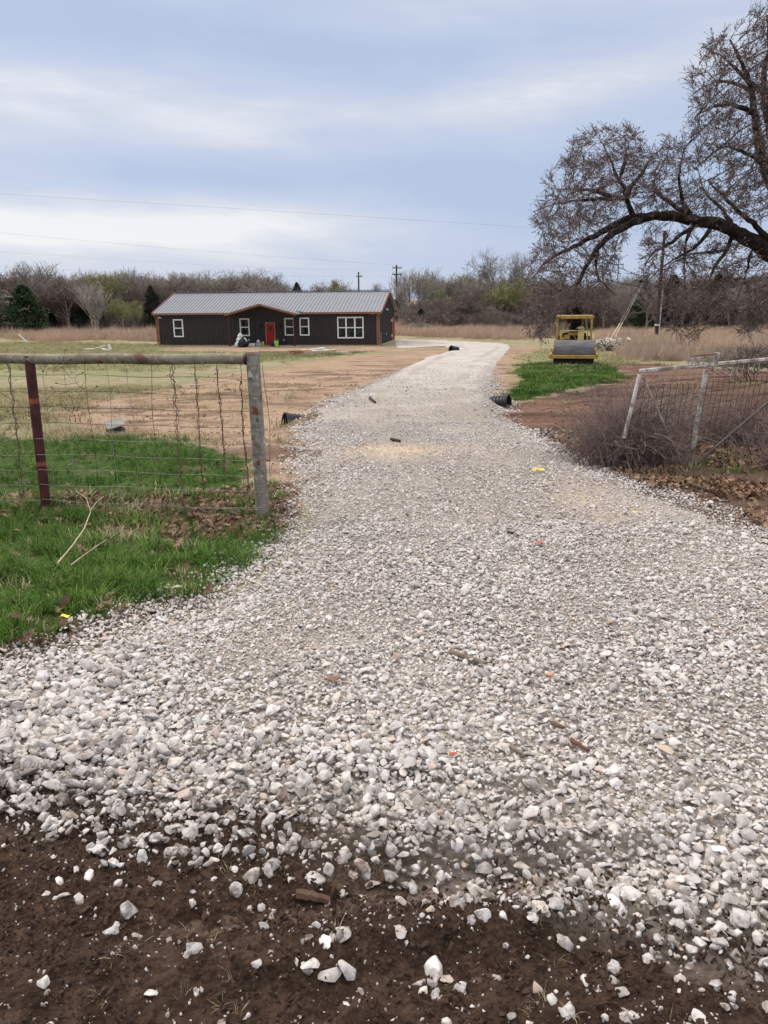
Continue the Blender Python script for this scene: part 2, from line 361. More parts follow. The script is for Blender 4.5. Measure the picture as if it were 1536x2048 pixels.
def mat_ground():
    t = NT('ground_soil')
    n_big = t.noise(.35, 5); n_mid = t.noise(2.2, 6); n_f = t.noise(14, 6, .65); n_ff = t.noise(70, 4, .7)
    wv = t.mapv((.30, 1.5, 1), (0, 0, R(-14))); n_str = t.noise(1.1, 8, .62, wv, .9)
    A = {k: t.attr('m_'+k) for k in ('mud','dirt','red','litter','green','pale','tall')}
    def fac(k, nz, amt=.5, w_=.22):
        v = t.m('ADD', A[k], t.m('MULTIPLY', t.m('SUBTRACT', nz, .5), amt)); return t.ss(v, .5-w_, .5+w_)
    # dry winter pasture
    dry = t.mix(t.ss(n_mid, .3, .72), (.26,.215,.135), (.42,.36,.245))
    dry = t.mix(t.ss(n_f, .45, .7), dry, (.18,.165,.085))
    dry = t.mix(t.m('MULTIPLY', t.ss(n_big, .42, .62), .55), dry, (.17,.21,.075))
    c = dry
    pale = t.mix(t.ss(n_f, .3, .7), (.14,.20,.06), (.33,.32,.17))
    c = t.mix(fac('pale', n_big, .9, .35), c, pale)
    tall = t.mix(t.ss(n_f, .3, .7), (.20,.15,.11), (.40,.30,.215)); c = t.mix(fac('tall', n_mid), c, tall)
    dirt = t.mix(t.ss(n_str, .40, .58), (.175,.115,.08), (.44,.32,.23))
    dirt = t.mix(t.ss(n_big, .42, .7), dirt, (.40,.285,.18))
    dirt = t.mix(t.m('MULTIPLY', t.ss(n_f, .45, .7), .7), dirt, (.20,.13,.095))
    c = t.mix(fac('dirt', n_mid, .7, .25), c, dirt)
    red = t.mix(t.ss(n_str, .32, .68), (.085,.045,.031), (.255,.155,.112)); red = t.mix(t.m('MULTIPLY', t.ss(n_f, .45, .75), .7), red, (.075,.038,.026))
    c = t.mix(fac('red', n_mid, .5), c, red)
    lit = t.mix(t.ss(n_ff, .35, .65), (.06,.04,.028), (.19,.13,.095)); c = t.mix(fac('litter', n_mid, .8), c, lit)
    gr = t.mix(t.ss(n_f, .3, .7), (.022,.05,.008), (.07,.12,.02)); gr = t.mix(t.m('MULTIPLY', t.ss(n_mid, .5, .7), .6), gr, (.14,.11,.07))
    c = t.mix(fac('green', n_mid, .7), c, gr)
    mud = t.mix(t.ss(n_f, .3, .72), (.030,.018,.0125), (.100,.064,.045)); mud = t.mix(t.m('MULTIPLY', t.ss(n_ff, .62, .8), .35), mud, (.15,.10,.075))
    wet = t.ss(n_mid, .52, .70); mud = t.mix(t.m('MULTIPLY', wet, .55), mud, (.05,.030,.021))
    mf = fac('mud', n_mid, .4); c = t.mix(mf, c, mud)
    rough = t.m('SUBTRACT', .93, t.m('MULTIPLY', t.m('MULTIPLY', mf, wet), .33))
    h = t.m('ADD', t.m('MULTIPLY', n_f, .6), t.m('MULTIPLY', n_ff, .35)); h = t.m('ADD', h, t.m('MULTIPLY', n_str, 1.5)); vv = t.vor(48, t.mapv((1,1.4,1))); h = t.m('ADD', h, t.m('MULTIPLY', t.m('SUBTRACT', .6, vv.outputs['Distance']), t.m('MULTIPLY', A['mud'], .55))); h = t.m('ADD', h, t.m('MULTIPLY', t.noise(180, 3), .12))
    return t.set(c, rough, spec=.12, bump=h, bs=.9, bd=.035)
def mat_drive():
    t = NT('crushed_stone_fines')
    vo = t.vor(34); v2 = t.vor(95)
    cr = t.n('ShaderNodeSeparateColor'); t.l(vo.outputs['Color'], cr.inputs[0])
    c = t.mix(cr.outputs[0], (.34,.30,.27), (.66,.61,.565)); c = t.mix(t.ss(vo.outputs['Distance'], .35, .8), c, (.20,.165,.135)); c = t.mix(t.ss(t.noise(.8, 2), -1, 0), c, t.mix(.40, c, (.15,.12,.10)))  # last mix darkens the base colour to paint shade between the stones
    n_big = t.noise(.55, 5); n_mid = t.noise(3, 5); n_ff = t.noise(60, 4)
    fines = t.mix(t.ss(n_ff, .3, .7), (.38,.335,.285), (.56,.51,.455))
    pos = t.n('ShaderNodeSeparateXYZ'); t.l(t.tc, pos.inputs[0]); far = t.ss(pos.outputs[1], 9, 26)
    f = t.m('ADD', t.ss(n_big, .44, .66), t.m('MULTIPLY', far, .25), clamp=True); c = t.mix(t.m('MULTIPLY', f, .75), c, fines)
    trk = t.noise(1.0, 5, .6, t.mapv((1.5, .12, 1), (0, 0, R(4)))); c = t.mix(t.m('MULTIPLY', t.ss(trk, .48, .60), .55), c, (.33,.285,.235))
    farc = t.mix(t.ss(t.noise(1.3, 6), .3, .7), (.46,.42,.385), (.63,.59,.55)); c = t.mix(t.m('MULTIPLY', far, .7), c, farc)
    c = t.mix(t.m('MULTIPLY', t.ss(t.attr('m_trk'), .05, .6), .6), c, t.mix(t.ss(n_ff, .3, .7), (.29,.245,.20), (.43,.38,.33)))
    sand = t.attr('m_sand'); c = t.mix(t.m('MULTIPLY', sand, .75), c, t.mix(t.ss(t.noise(9, 4, .5, t.mapv((3, .6, 1), (0,0,R(35)))), .35, .65), (.45,.33,.22), (.62,.51,.38)))
    near = t.attr('m_mud'); c = t.mix(near, c, t.mix(t.ss(n_ff, .3, .7), (.045,.028,.020), (.11,.075,.055)))
    h = t.m('SUBTRACT', t.m('MULTIPLY', n_ff, .3), vo.outputs['Distance'])
    return t.set(c, .92, spec=.25, bump=h, bs=.7, bd=.02)
M_GROUND = mat_ground(); M_DRIVE = mat_drive()
def mat_stone():
    t = NT('limestone_gravel'); a = t.attr('tint', 'INSTANCER'); b_ = t.attr('dirty', 'INSTANCER')
    r = t.n('ShaderNodeValToRGB'); t.l(a, r.inputs[0]); e = r.color_ramp.elements
    e[0].position = 0; e[0].color = (.30,.275,.255,1); e[1].position = 1; e[1].color = (.82,.79,.76,1)
    for p, c in ((.10,(.45,.415,.395)),(.35,(.61,.58,.56)),(.55,(.71,.68,.66)),(.7,(.62,.60,.585)),(.82,(.66,.595,.54)),(.9,(.79,.76,.735)),(.96,(.52,.41,.34))):
        k = e.new(p); k.color = (*c, 1)
    geo = t.n('ShaderNodeNewGeometry').outputs['Position']
    n = t.noise(38, 6, .65, geo); n2 = t.noise(150, 3, .6, geo)
    c = t.mix(t.m('MULTIPLY', t.ss(n, .48, .66), .6), r.outputs[0], (.27,.225,.185)); c = t.mix(t.m('MULTIPLY', t.ss(n2, .55, .75), .3), c, (.80,.78,.75))
    c = t.mix(t.m('MULTIPLY', b_, t.ss(n, .30, .62)), c, (.085,.056,.042))
    return t.set(c, .88, spec=.25, bump=t.m('ADD', n, t.m('MULTIPLY', n2, .4)), bs=.55, bd=.006)
M_STONE = mat_stone()
def mat_blade(name, c0, c1, c2, rough=.55):
    t = NT(name); a = t.attr('tint', 'INSTANCER')
    r = t.n('ShaderNodeValToRGB'); t.l(a, r.inputs[0]); e = r.color_ramp.elements; e[0].color = (*c0,1); e[1].color = (*c2,1); k = e.new(.5); k.color = (*c1,1)
    n = t.noise(30, 2); c = t.mix(1.0, r.outputs[0], t.mix(n, (.7,.7,.7), (1.3,1.3,1.3)), 'MULTIPLY')
    m = t.set(c, rough, spec=.12); return m
M_GRASS = mat_blade('green_grass_blade', (.032,.080,.011), (.080,.170,.022), (.205,.285,.075))
M_DRYB = mat_blade('dry_grass_blade', (.30,.245,.21), (.50,.385,.29), (.58,.42,.30), .8)
M_STRAW = mat_blade('pale_straw_blade', (.22,.21,.09), (.36,.32,.18), (.50,.43,.28), .8)
M_LEAF = mat_blade('fallen_oak_leaf', (.10,.055,.035), (.215,.135,.09), (.36,.24,.165), .7)

# ------------------------------------------------------------------ ground and drive sheets
def polar_grid():
    a = [np.linspace(-180, -46, 45), np.arange(-45, 45.01, .16), np.linspace(46, 179, 45)]
    ang = np.concatenate(a)
    r = [0.25]
    while r[-1] < 14: r.append(r[-1]*(1.0062 if r[-1] > 1.2 else 1.05))
    while r[-1] < 150: r.append(r[-1]*1.014)
    while r[-1] < 3200: r.append(r[-1]*1.12)
    return R(1)*ang, np.array(r)
ANG, RAD = polar_grid()
AA, RR = np.meshgrid(ANG, RAD); GX = (np.sin(AA)*RR).ravel(); GY = (np.cos(AA)*RR).ravel()
MK = masks(GX, GY); GZ = ground_z(GX, GY, MK)
na, nr = len(ANG), len(RAD)
ii = np.arange(nr*na).reshape(nr, na)
nx = np.roll(ii, -1, axis=1)
QF = np.stack([ii[:-1], nx[:-1], nx[1:], ii[1:]], -1).reshape(-1, 4)[:, ::-1]
V = np.stack([GX, GY, GZ], 1)
V = np.vstack([V, [0, 0, float(GZ[0])]])
tri = np.stack([ii[0], np.full(na, nr*na), nx[0]], 1)
def add_attr(me, name, arr):
    at_ = me.attributes.new(name, 'FLOAT', 'POINT'); at_.data.foreach_set('value', np.asarray(arr, np.float32))
# under the middle of the drive the soil sheet is lowered so nothing pokes through
e_, r_ = drive_raise(GX, GY, MK['sd']); dzz = drive_z(GX, GY, MK['sd'])
V[:-1, 2] = np.where(e_ > 0.25, np.minimum(V[:-1, 2], dzz-0.03), V[:-1, 2])
me = np_mesh('ground', V, [QF, tri[:, ::-1]], M_GROUND, True)
for k in ('mud','dirt','red','litter','green','pale','tall'): add_attr(me, 'm_'+k, np.append(MK[k], MK[k][0]))
link('ground', me, kind='structure')
keep = (e_ > -0.25)
fk = keep[QF].all(axis=1) & (RR.ravel()[QF[:, 0]] < 90)
idx = np.unique(QF[fk]); rem = np.full(nr*na, -1); rem[idx] = np.arange(len(idx))
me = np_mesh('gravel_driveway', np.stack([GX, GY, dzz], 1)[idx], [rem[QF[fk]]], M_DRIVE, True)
add_attr(me, 'm_mud', sst(.42, -.15, GY - road_y(GX) + .25*gn(GX*2.1, GY*2.1))[idx])
_e = e_+.12*gn(GX*.7, GY*.2)
add_attr(me, 'm_trk', (np.exp(-((_e-1.05)/.20)**2)*sst(5.5, 9, GY)*(.55+.9*gn(GX*.5+3, GY*.35)))[idx])
sx, sy = G0(790, 908); sand = np.exp(-(((GX-sx-.0)/.9)**2 + ((GY-sy)/.55)**2)) + .5*np.exp(-(((GX-G0(1180,1010)[0])/.35)**2+((GY-G0(1180,1010)[1])/.9)**2)) + .35*np.exp(-(((GX-G0(235,1290)[0])/.45)**2+((GY-G0(235,1290)[1])/.12)**2))
add_attr(me, 'm_sand', np.clip(sand*(1+.8*fbm(GX, GY, 3, 3)), 0, 1)[idx])
link('gravel_driveway', me, kind='structure')

# ------------------------------------------------------------------ instancing for uncountable stuff
def proto_coll(name, meshes):
    c = bpy.data.collections.new(name)
    for i, m_ in enumerate(meshes):
        o = bpy.data.objects.new('%s_%02d' % (name, i), m_); c.objects.link(o)
    return c
def scatter(name, P, ROT, S, IDX, attrs, coll, **k):
    P = np.asarray(P, np.float32); n = len(P)
    me = bpy.data.meshes.new(name); me.vertices.add(n); me.vertices.foreach_set('co', P.ravel())
    a = me.attributes.new('rot', 'FLOAT_VECTOR', 'POINT'); a.data.foreach_set('vector', np.asarray(ROT, np.float32).ravel())
    a = me.attributes.new('scl', 'FLOAT_VECTOR', 'POINT'); a.data.foreach_set('vector', np.asarray(S, np.float32).ravel())
    a = me.attributes.new('pick', 'INT', 'POINT'); a.data.foreach_set('value', np.asarray(IDX, np.int32))
    for kk, v in attrs.items(): add_attr(me, kk, v)
    o = link(name, me, **k)
    g = bpy.data.node_groups.new(name, 'GeometryNodeTree')
    g.interface.new_socket('Geometry', in_out='INPUT', socket_type='NodeSocketGeometry'); g.interface.new_socket('Geometry', in_out='OUTPUT', socket_type='NodeSocketGeometry')
    N = g.nodes.new; L = g.links.new
    gi = N('NodeGroupInput'); go = N('NodeGroupOutput'); ci = N('GeometryNodeCollectionInfo'); ci.inputs[0].default_value = coll; ci.inputs['Separate Children'].default_value = True; ci.inputs['Reset Children'].default_value = True
    ip = N('GeometryNodeInstanceOnPoints'); ip.inputs['Pick Instance'].default_value = True
    def na_(nm, t):
        q = N('GeometryNodeInputNamedAttribute'); q.data_type = t; q.inputs[0].default_value = nm; return q.outputs[0]
    er = N('FunctionNodeEulerToRotation'); L(na_('rot', 'FLOAT_VECTOR'), er.inputs[0])
    L(gi.outputs[0], ip.inputs['Points']); L(ci.outputs[0], ip.inputs['Instance']); L(na_('pick', 'INT'), ip.inputs['Instance Index'])
    L(er.outputs[0], ip.inputs['Rotation']); L(na_('scl', 'FLOAT_VECTOR'), ip.inputs['Scale']); L(ip.outputs[0], go.inputs[0])
    md = o.modifiers.new('scatter', 'NODES'); md.node_group = g
    return o

def rock_mesh(seed, lvl=2, n=15, flat=.8):
    r_ = random.Random(seed); bm = bmesh.new()
    ax = (r_.uniform(.8, 1.25), r_.uniform(.7, 1.0), r_.uniform(.5, .85)*flat/.8)
    for _ in range(n):
        v = Vector((r_.gauss(0,1), r_.gauss(0,1), r_.gauss(0,1))).normalized()*r_.uniform(.82, 1.05)
        bm.verts.new((v.x*ax[0], v.y*ax[1], v.z*ax[2]))
    res = bmesh.ops.convex_hull(bm, input=bm.verts)
    bmesh.ops.delete(bm, geom=[g for g in res['geom_interior'] if isinstance(g, bmesh.types.BMVert)], context='VERTS')
    bmesh.ops.bevel(bm, geom=bm.edges[:], offset=.11, segments=1, affect='EDGES', clamp_overlap=True)
    bmesh.ops.triangulate(bm, faces=bm.faces)
    if lvl > 1:
        bmesh.ops.subdivide_edges(bm, edges=bm.edges[:], cuts=1, smooth=.15)
        for v in bm.verts:
            q = v.co*2.2+Vector((seed, 0, 0)); d = float(gn(q.x+q.z*.7, q.y-q.z*.6)); d2 = float(gn(q.x*3+q.z*2.1, q.y*3-q.z*1.8))
            v.co *= 1+.10*d+.045*d2
    me = bpy.data.meshes.new('stone'); bm.to_mesh(me); bm.free(); me.materials.append(M_STONE)
    me.polygons.foreach_set('use_smooth', [True]*len(me.polygons))
    try: me.set_sharp_from_angle(angle=R(38 if lvl > 1 else 50))
    except Exception: pass
    return me
NPR = 10
C_ROCK_HI = proto_coll('near_stone', [rock_mesh(i+1, 2, 13+i % 5) for i in range(NPR)])
C_ROCK_LO = proto_coll('small_stone', [rock_mesh(i+40, 1, 11+i % 4) for i in range(NPR)])

def jgrid(x0, x1, y0, y1, s):
    X, Y = np.meshgrid(np.arange(x0, x1, s), np.arange(y0, y1, s*.9)); X = X + (np.arange(X.shape[0]) % 2)[:, None]*s*.5
    X = X.ravel(); Y = Y.ravel(); return X + rng.uniform(-.42, .42, X.size)*s, Y + rng.uniform(-.42, .42, X.size)*s
def in_view(X, Y, deg=33): return (np.abs(X) < math.tan(R(deg))*Y + 1.7) & (Y > 0.9)

def gravel(name, s, y0, y1, coll, rbase, keepf, label, cover=1.0, sizefac=1.0):
    xm = y1*math.tan(R(33))+1.8
    X, Y = jgrid(-xm, xm, y0, y1, s); k = in_view(X, Y); X, Y = X[k], Y[k]
    sd_ = sdf(P_DRIVE, X, Y); e, _ = drive_raise(X, Y, sd_); k = (e > -0.30); X, Y, e = X[k], Y[k], e[k]
    p = keepf(X, Y, e); k = rng.random(X.size) < p; X, Y, e = X[k], Y[k], e[k]
    n = X.size; big = fbm(X, Y, 1.1, 3, 21)
    rad = rbase*np.exp(rng.normal(0, .33, n))*(1+.55*big)
    coarse = .8*sst(.55, .0, e)*sst(5, 9, Y) + 1.5*sst(1.2, .1, Y-road_y(X)) + .6*sst(.2, -1.6, X)*sst(3.8, 2.6, Y)
    rad = rad*(1+.38*coarse)
    rad = np.clip(rad, rbase*.35, rbase*3.0)
    Z = top_z(X, Y) + rad*rng.uniform(-.15, 1.0, n)
    dirty = np.clip(sst(.65, -.2, Y-road_y(X)+.2*gn(X*2, Y*2))*rng.uniform(.1, 1.1, n) + .25*rng.random(n)**3, 0, .9)
    tint = rng.random(n)
    return scatter(name, np.stack([X, Y, Z], 1), np.stack([rng.normal(0, .45, n), rng.normal(0, .45, n), rng.uniform(0, 6.28, n)], 1),
        np.stack([rad*rng.uniform(.8, 1.3, n), rad*rng.uniform(.8, 1.1, n), rad*rng.uniform(.6, 1.0, n)], 1), rng.integers(0, NPR, n), dict(tint=tint, dirty=dirty), coll, label=label, cat='gravel', kind='stuff')
def edge_keep(X, Y, e):
    road = road_y(X) + .20*fbm(X, Y, 1.8, 3, 31)          # where the stones thin out toward the dirt road
    dens = sst(road-.36, road+.42, Y)
    dens = dens**1.5
    side = sst(-.30, .02, e + .06*rng.standard_normal(X.size))
    fine = 1-.18*sst(.05, .35, fbm(X, Y, .9, 3, 77))
    sand_ = np.exp(-(((X-sx)/.8)**2 + ((Y-sy)/.5)**2)) + .5*np.exp(-(((X-G0(1180,1010)[0])/.3)**2+((Y-G0(1180,1010)[1])/.9)**2))
    trk_ = 1-.62*np.exp(-((e-1.08+.1*gn(X*.7, Y*.2))/.26)**2)*sst(6, 9, Y)*sst(-.5, .1, fbm(X, Y, .5, 2, 3))
    return trk_*dens*side*fine*(1-.9*np.clip(sand_, 0, 1))
gravel('near_gravel', .0218, 1.2, 5.4, C_ROCK_HI, .0110, edge_keep, 'pale crushed limestone covering the near end of the drive')
gravel('near_gravel_small', .021, 1.2, 5.4, C_ROCK_LO, .0070, lambda X, Y, e: edge_keep(X, Y, e)*.95, 'small pale chips of stone between the larger gravel near the road')
gravel('middle_gravel', .0225, 5.4, 11.5, C_ROCK_LO, .0100, lambda X, Y, e: edge_keep(X, Y, e)*(.80+.20*sst(.8, .1, e)), 'pale crushed stone of the drive between the gate posts')
gravel('far_gravel', .040, 11.5, 34, C_ROCK_LO, .0150, lambda X, Y, e: edge_keep(X, Y, e)*(.16+.6*sst(.7, .1, e))*sst(40, 16, Y), 'crushed stone on the far bend of the drive')
def mud_stones():
    X, Y = jgrid(-3.2, 3.4, .95, 2.7, .042); k = in_view(X, Y); X, Y = X[k], Y[k]
    road = road_y(X); p = (.14 + .30*sst(road-.55, road, Y) + .30*sst(-.2, .8, X))*sst(road+.6, road-.1, Y)*(.35+1.1*sst(-.2, .5, fbm(X, Y, 2.0, 2, 51)))
    p = p*(1-.7*sst(-.3, -.7, X)*sst(1.75, 1.5, Y)); k = rng.random(X.size) < p; X, Y = X[k], Y[k]; n = X.size
    rad = .0165*np.exp(rng.normal(0, .46, n)); rad = np.clip(rad, .006, .034)
    Z = top_z(X, Y) + rad*rng.uniform(-.35, .28, n)
    scatter('scattered_stones', np.stack([X, Y, Z], 1), np.stack([rng.normal(0,.5,n), rng.normal(0,.5,n), rng.uniform(0,6.28,n)], 1),
        np.stack([rad*rng.uniform(.85,1.35,n), rad, rad*rng.uniform(.7,1,n)], 1), rng.integers(0, NPR, n), dict(tint=rng.random(n), dirty=rng.random(n)**2*.9), C_ROCK_HI,
        label='loose pale stones strewn over the dark wet dirt in the foreground', cat='stones', kind='stuff')
    n = 9000; X = rng.uniform(-3.2, 3.4, n); Y = rng.uniform(1.0, 2.5, n); rad = .0046*np.exp(rng.normal(0,.4,n)); Z = top_z(X, Y)+rad*.2
    scatter('stone_chips', np.stack([X, Y, Z], 1), rng.uniform(0, 6.28, (n,3)), np.stack([rad, rad, rad*.8], 1), rng.integers(0, NPR, n), dict(tint=rng.random(n), dirty=rng.random(n)*.8), C_ROCK_LO,
        label='tiny stone chips pressed into the dark dirt', cat='stones', kind='stuff')
mud_stones()
M_CLOD = simple('dirt_clod', (.072,.044,.031), .95, var=.35, sc=40, bump=.5)
def clods():
    ms = []
    for i in range(5):
        m_ = rock_mesh(90+i, 2, 12).copy(); m_.materials.clear(); m_.materials.append(M_CLOD); ms.append(m_)
    c = proto_coll('dirt_clod', ms)
    n = 80000; X = rng.uniform(-3.0, 3.2, n); Y = rng.uniform(1.0, 2.4, n); k = rng.random(n) < sst(-.35, .15, fbm(X, Y, 3, 3, 8))*sst(.35, -.1, Y-road_y(X)); X, Y = X[k], Y[k]; n = X.size
    rad = .0042*np.exp(rng.normal(0,.6,n)); rad = np.clip(rad, .001, .016); Z = top_z(X, Y)+rad*.1
    scatter('dirt_clods', np.stack([X, Y, Z], 1), rng.uniform(0, 6.28, (n,3)), np.stack([rad*1.3, rad, rad*.7], 1), rng.integers(0, 5, n), {}, c, label='crumbled clods of dark brown dirt in the foreground', cat='dirt', kind='stuff')
    mt = simple('tan_clod', (.30,.20,.14), .95, var=.35, sc=20, bump=.4); ms2 = []
    for m_ in ms: q = m_.copy(); q.materials.clear(); q.materials.append(mt); ms2.append(q)
    c2 = proto_coll('tan_clod', ms2); X, Y = jgrid(-9, 2, 7.5, 32, .17); s_ = sdf(P_DIRT[0], X, Y); k = (s_ > -.4) & (drive_raise(X, Y)[0] < -.05) & (rng.random(X.size) < sst(-.05, .45, fbm(X*.6, Y*1.6, .9, 3, 61))*.8); X, Y = X[k], Y[k]; n = X.size
    rad = .020*np.exp(rng.normal(0,.5,n)); Z = top_z(X, Y)
    scatter('yard_clods', np.stack([X, Y, Z], 1), rng.uniform(0, 6.28, (n,3)), np.stack([rad*1.4, rad, rad*.6], 1), rng.integers(0, 5, n), {}, c2, label='tan clods of graded soil left of the drive', cat='dirt', kind='stuff')
    # red clods at the right
    X, Y = jgrid(1.5, 16, 9, 24, .16); s_ = sdf(P_RED, X, Y); k = (s_ > -.2) & (rng.random(X.size) < sst(-.1, .5, fbm(X, Y, 1.2, 3, 66))*.7); X, Y = X[k], Y[k]; n = X.size
    rad = .022*np.exp(rng.normal(0,.5,n)); Z = top_z(X, Y)
    scatter('field_clods', np.stack([X, Y, Z], 1), rng.uniform(0, 6.28, (n,3)), np.stack([rad, rad, rad*.6], 1), rng.integers(0, 5, n), {}, c, label='clods of churned red brown soil right of the drive', cat='dirt', kind='stuff')
clods()

# ------------------------------------------------------------------ grass, straw, leaves
def tuft(seed, nb, h, wd, spread, lean, seg=4):
    r_ = np.random.default_rng(seed); V = []; F = []
    for b in range(nb):
        a = r_.uniform(0, 6.28); q = r_.uniform(0, 1)**.6*spread; p = np.array([math.cos(a)*q, math.sin(a)*q, -.01])
        a2 = a + r_.normal(0, .8); L = h*r_.uniform(.5, 1.1); ln = lean*r_.uniform(.2, 1.3); wv = wd*r_.uniform(.7, 1.2)
        dr = np.array([math.cos(a2), math.sin(a2), 0]); sd_ = np.array([-dr[1], dr[0], 0]); b0 = len(V)
        for k in range(seg+1):
            t = k/seg; th = ln*t*1.6; ww = wv*(1-t**1.6)
            if k: p = p + (dr*math.sin(th)+np.array([0,0,math.cos(th)]))*L/seg
            V.append(p-sd_*ww/2); V.append(p+sd_*ww/2)
        for k in range(seg): F.append((b0+2*k, b0+2*k+1, b0+2*k+3, b0+2*k+2))
    return np.array(V), np.array(F)
def tufts(name, mat, n, **k):
    ms = []
    for i in range(n):
        V_, F_ = tuft(i*7+3, **k); ms.append(np_mesh(name, V_, [F_], mat))
    return proto_coll(name, ms)
C_LUSH = tufts('lush_tuft', M_GRASS, 6, nb=26, h=.125, wd=.0042, spread=.04, lean=1.15)
C_SHORT = tufts('short_tuft', M_GRASS, 4, nb=34, h=.10, wd=.009, spread=.12, lean=.7, seg=3)
C_STRAWT = tufts('straw_tuft', M_STRAW, 4, nb=30, h=.10, wd=.009, spread=.16, lean=1.0, seg=3)
C_SEDGE = tufts('sedge_tuft', M_DRYB, 6, nb=46, h=.75, wd=.016, spread=.26, lean=.38, seg=3)
def veg(name, coll, nc, polys, s, sc, label, cat, xr, yr, prob=None, wob=.3, deg=34, tintf=None, pad=0.0):
    X, Y = jgrid(xr[0], xr[1], yr[0], yr[1], s); k = in_view(X, Y, deg); X, Y = X[k], Y[k]
    inside = np.full(X.size, -1e9)
    for p in polys: inside = np.maximum(inside, sdf(p, X, Y))
    e, _ = drive_raise(X, Y)
    k = (inside + wob*fbm(X, Y, .9, 3, 12)*2 > pad) & (e < -.02); X, Y = X[k], Y[k]
    if prob is not None:
        k = rng.random(X.size) < prob(X, Y); X, Y = X[k], Y[k]
    n = X.size; Z = top_z(X, Y); hs = sc*np.exp(rng.normal(0, .22, n))*(1+.35*fbm(X, Y, 1.2, 2, 41))
    tint = np.clip(.5+.45*fbm(X, Y, .5, 3, 14)*1.6+rng.normal(0,.17,n), 0, 1) if tintf is None else tintf(X, Y)
    return scatter(name, np.stack([X, Y, Z], 1), np.stack([rng.normal(0,.08,n), rng.normal(0,.08,n), rng.uniform(0,6.28,n)], 1), np.stack([hs, hs, hs*rng.uniform(.8,1.25,n)], 1), rng.integers(0, nc, n), dict(tint=tint), coll, label=label, cat=cat, kind='stuff')
_hc = [G0(230,1075), G0(300,1110), G0(60,1180), G0(370,1050)]
def holes(X, Y):
    p = .05+.90*sst(-.14, .16, fbm(X, Y, 1.9, 3, 91))
    for hx_, hy_ in _hc: p = p*(1-.85*np.exp(-(((X-hx_)/.28)**2+((Y-hy_)/.22)**2)))
    return p
veg('near_grass', C_LUSH, 6, [P_GREEN[0]], .052, 1.0, 'long bright green grass between the pipe fence and the gravel edge', 'grass', (-6, .5), (2.4, 6.6), holes, .10)
veg('yard_grass', C_LUSH, 6, [P_GREEN[1]], .085, .85, 'bright green grass patch behind the wire fence', 'grass', (-8, .3), (5.6, 10.5), lambda X, Y: .10+.75*sst(-.3, .15, fbm(X, Y, 1.1, 3, 7)), .45)
veg('verge_grass', C_SHORT, 4, [P_LITTER[1], P_LITTER[2]], .085, .7, 'thin short grass growing through dead leaves along the fence', 'grass', (-5, 1), (2.6, 8), lambda X, Y: .75*sst(-.2, .2, fbm(X, Y, 2.0, 3, 3)), .1)
veg('lawn_thatch', C_STRAWT, 4, [P_GREEN[0], P_LITTER[1]], .11, .75, 'faded dead blades mixed into the near green grass', 'grass', (-4.5, .8), (2.6, 7), lambda X, Y: .45*sst(-.1, .3, fbm(X, Y, 2.2, 3, 33)), .1)
veg('roller_grass', C_SHORT, 4, [P_GREEN[2], P_GREEN[3]], .13, 1.25, 'bright green grass in front of the yellow roller', 'grass', (3, 22), (16, 42), lambda X, Y: .25+.75*sst(-.3, .2, fbm(X, Y, .7, 3, 7)), .5)
veg('pasture_grass', C_STRAWT, 4, [P_PALEG[0], P_PALEG[1]], .42, 1.6, 'short faded grass of the yard before the house', 'grass', (-50, 25), (18, 80), lambda X, Y: 1-np.clip(masks(X, Y)['dirt']*1.5, 0, 1), 2.0)
def dryprob(X, Y):
    m_ = masks(X, Y); return np.clip(1-.9*m_['dirt']-m_['red']-m_['green']-.5*m_['litter'], 0, 1)*(.3+.7*sst(-.3, .3, fbm(X, Y, .8, 3, 5)))*(m_['sd'] < -.1)
veg('stubble', C_STRAWT, 4, [poly([(-400,700),(600,700),(640,740),(560,1000),(-400,1010)])], .15, 1.05, 'dead straw coloured stubble in the yard behind the fence', 'grass', (-14, 2), (6, 24), dryprob, .3)
veg('right_stubble', C_STRAWT, 4, [P_LITTER[0], poly([(1020,795),(1240,745),(1750,745),(1750,900),(1100,870)])], .16, 1.0, 'thin dead weeds on the soil right of the drive', 'grass', (1, 14), (5, 26), lambda X, Y: .25*sst(.0, .35, fbm(X, Y, 1.1, 3, 25)), .3)
def tallt(X, Y): return np.clip(.30+.30*sst(45, 85, Y)+.75*fbm(X, Y*1.7, .10, 4, 14)+rng.normal(0,.15,X.size), 0, 1)
veg('tall_dry_grass', C_SEDGE, 6, [P_TALL[0]], .62, 1.15, 'tall russet dead grass before the woods left of the house', 'tall grass', (-75, -10), (70, 125), None, 2.0, 36, tallt)
veg('field_dry_grass', C_SEDGE, 6, [P_TALL[1]], .62, 1.05, 'tan dead grass in the field between the house and the roller', 'tall grass', (-12, 40), (70, 130), None, 2.0, 36, tallt)
veg('right_dry_grass', C_SEDGE, 6, [P_TALL[2]], .42, .72, 'tall brown dead grass around the utility pole on the right', 'tall grass', (8, 80), (28, 125), lambda X, Y: np.clip(1.15-Y/160, .3, 1)*(.35+.65*sst(-.3, .2, fbm(X, Y, .25, 3, 9))), 1.5, 36, tallt)
veg('far_dry_grass', C_SEDGE, 6, [poly([(-600,662),(700,660),(900,658),(1200,655),(1900,650),(1900,640),(1000,634),(300,648),(-600,650)])], 1.1, 1.2, 'dull dead grass along the foot of the distant woods', 'tall grass', (-110, 100), (95, 190), None, 3.0, 36, lambda X, Y: np.clip(.25+rng.normal(0,.12,X.size), 0, 1))

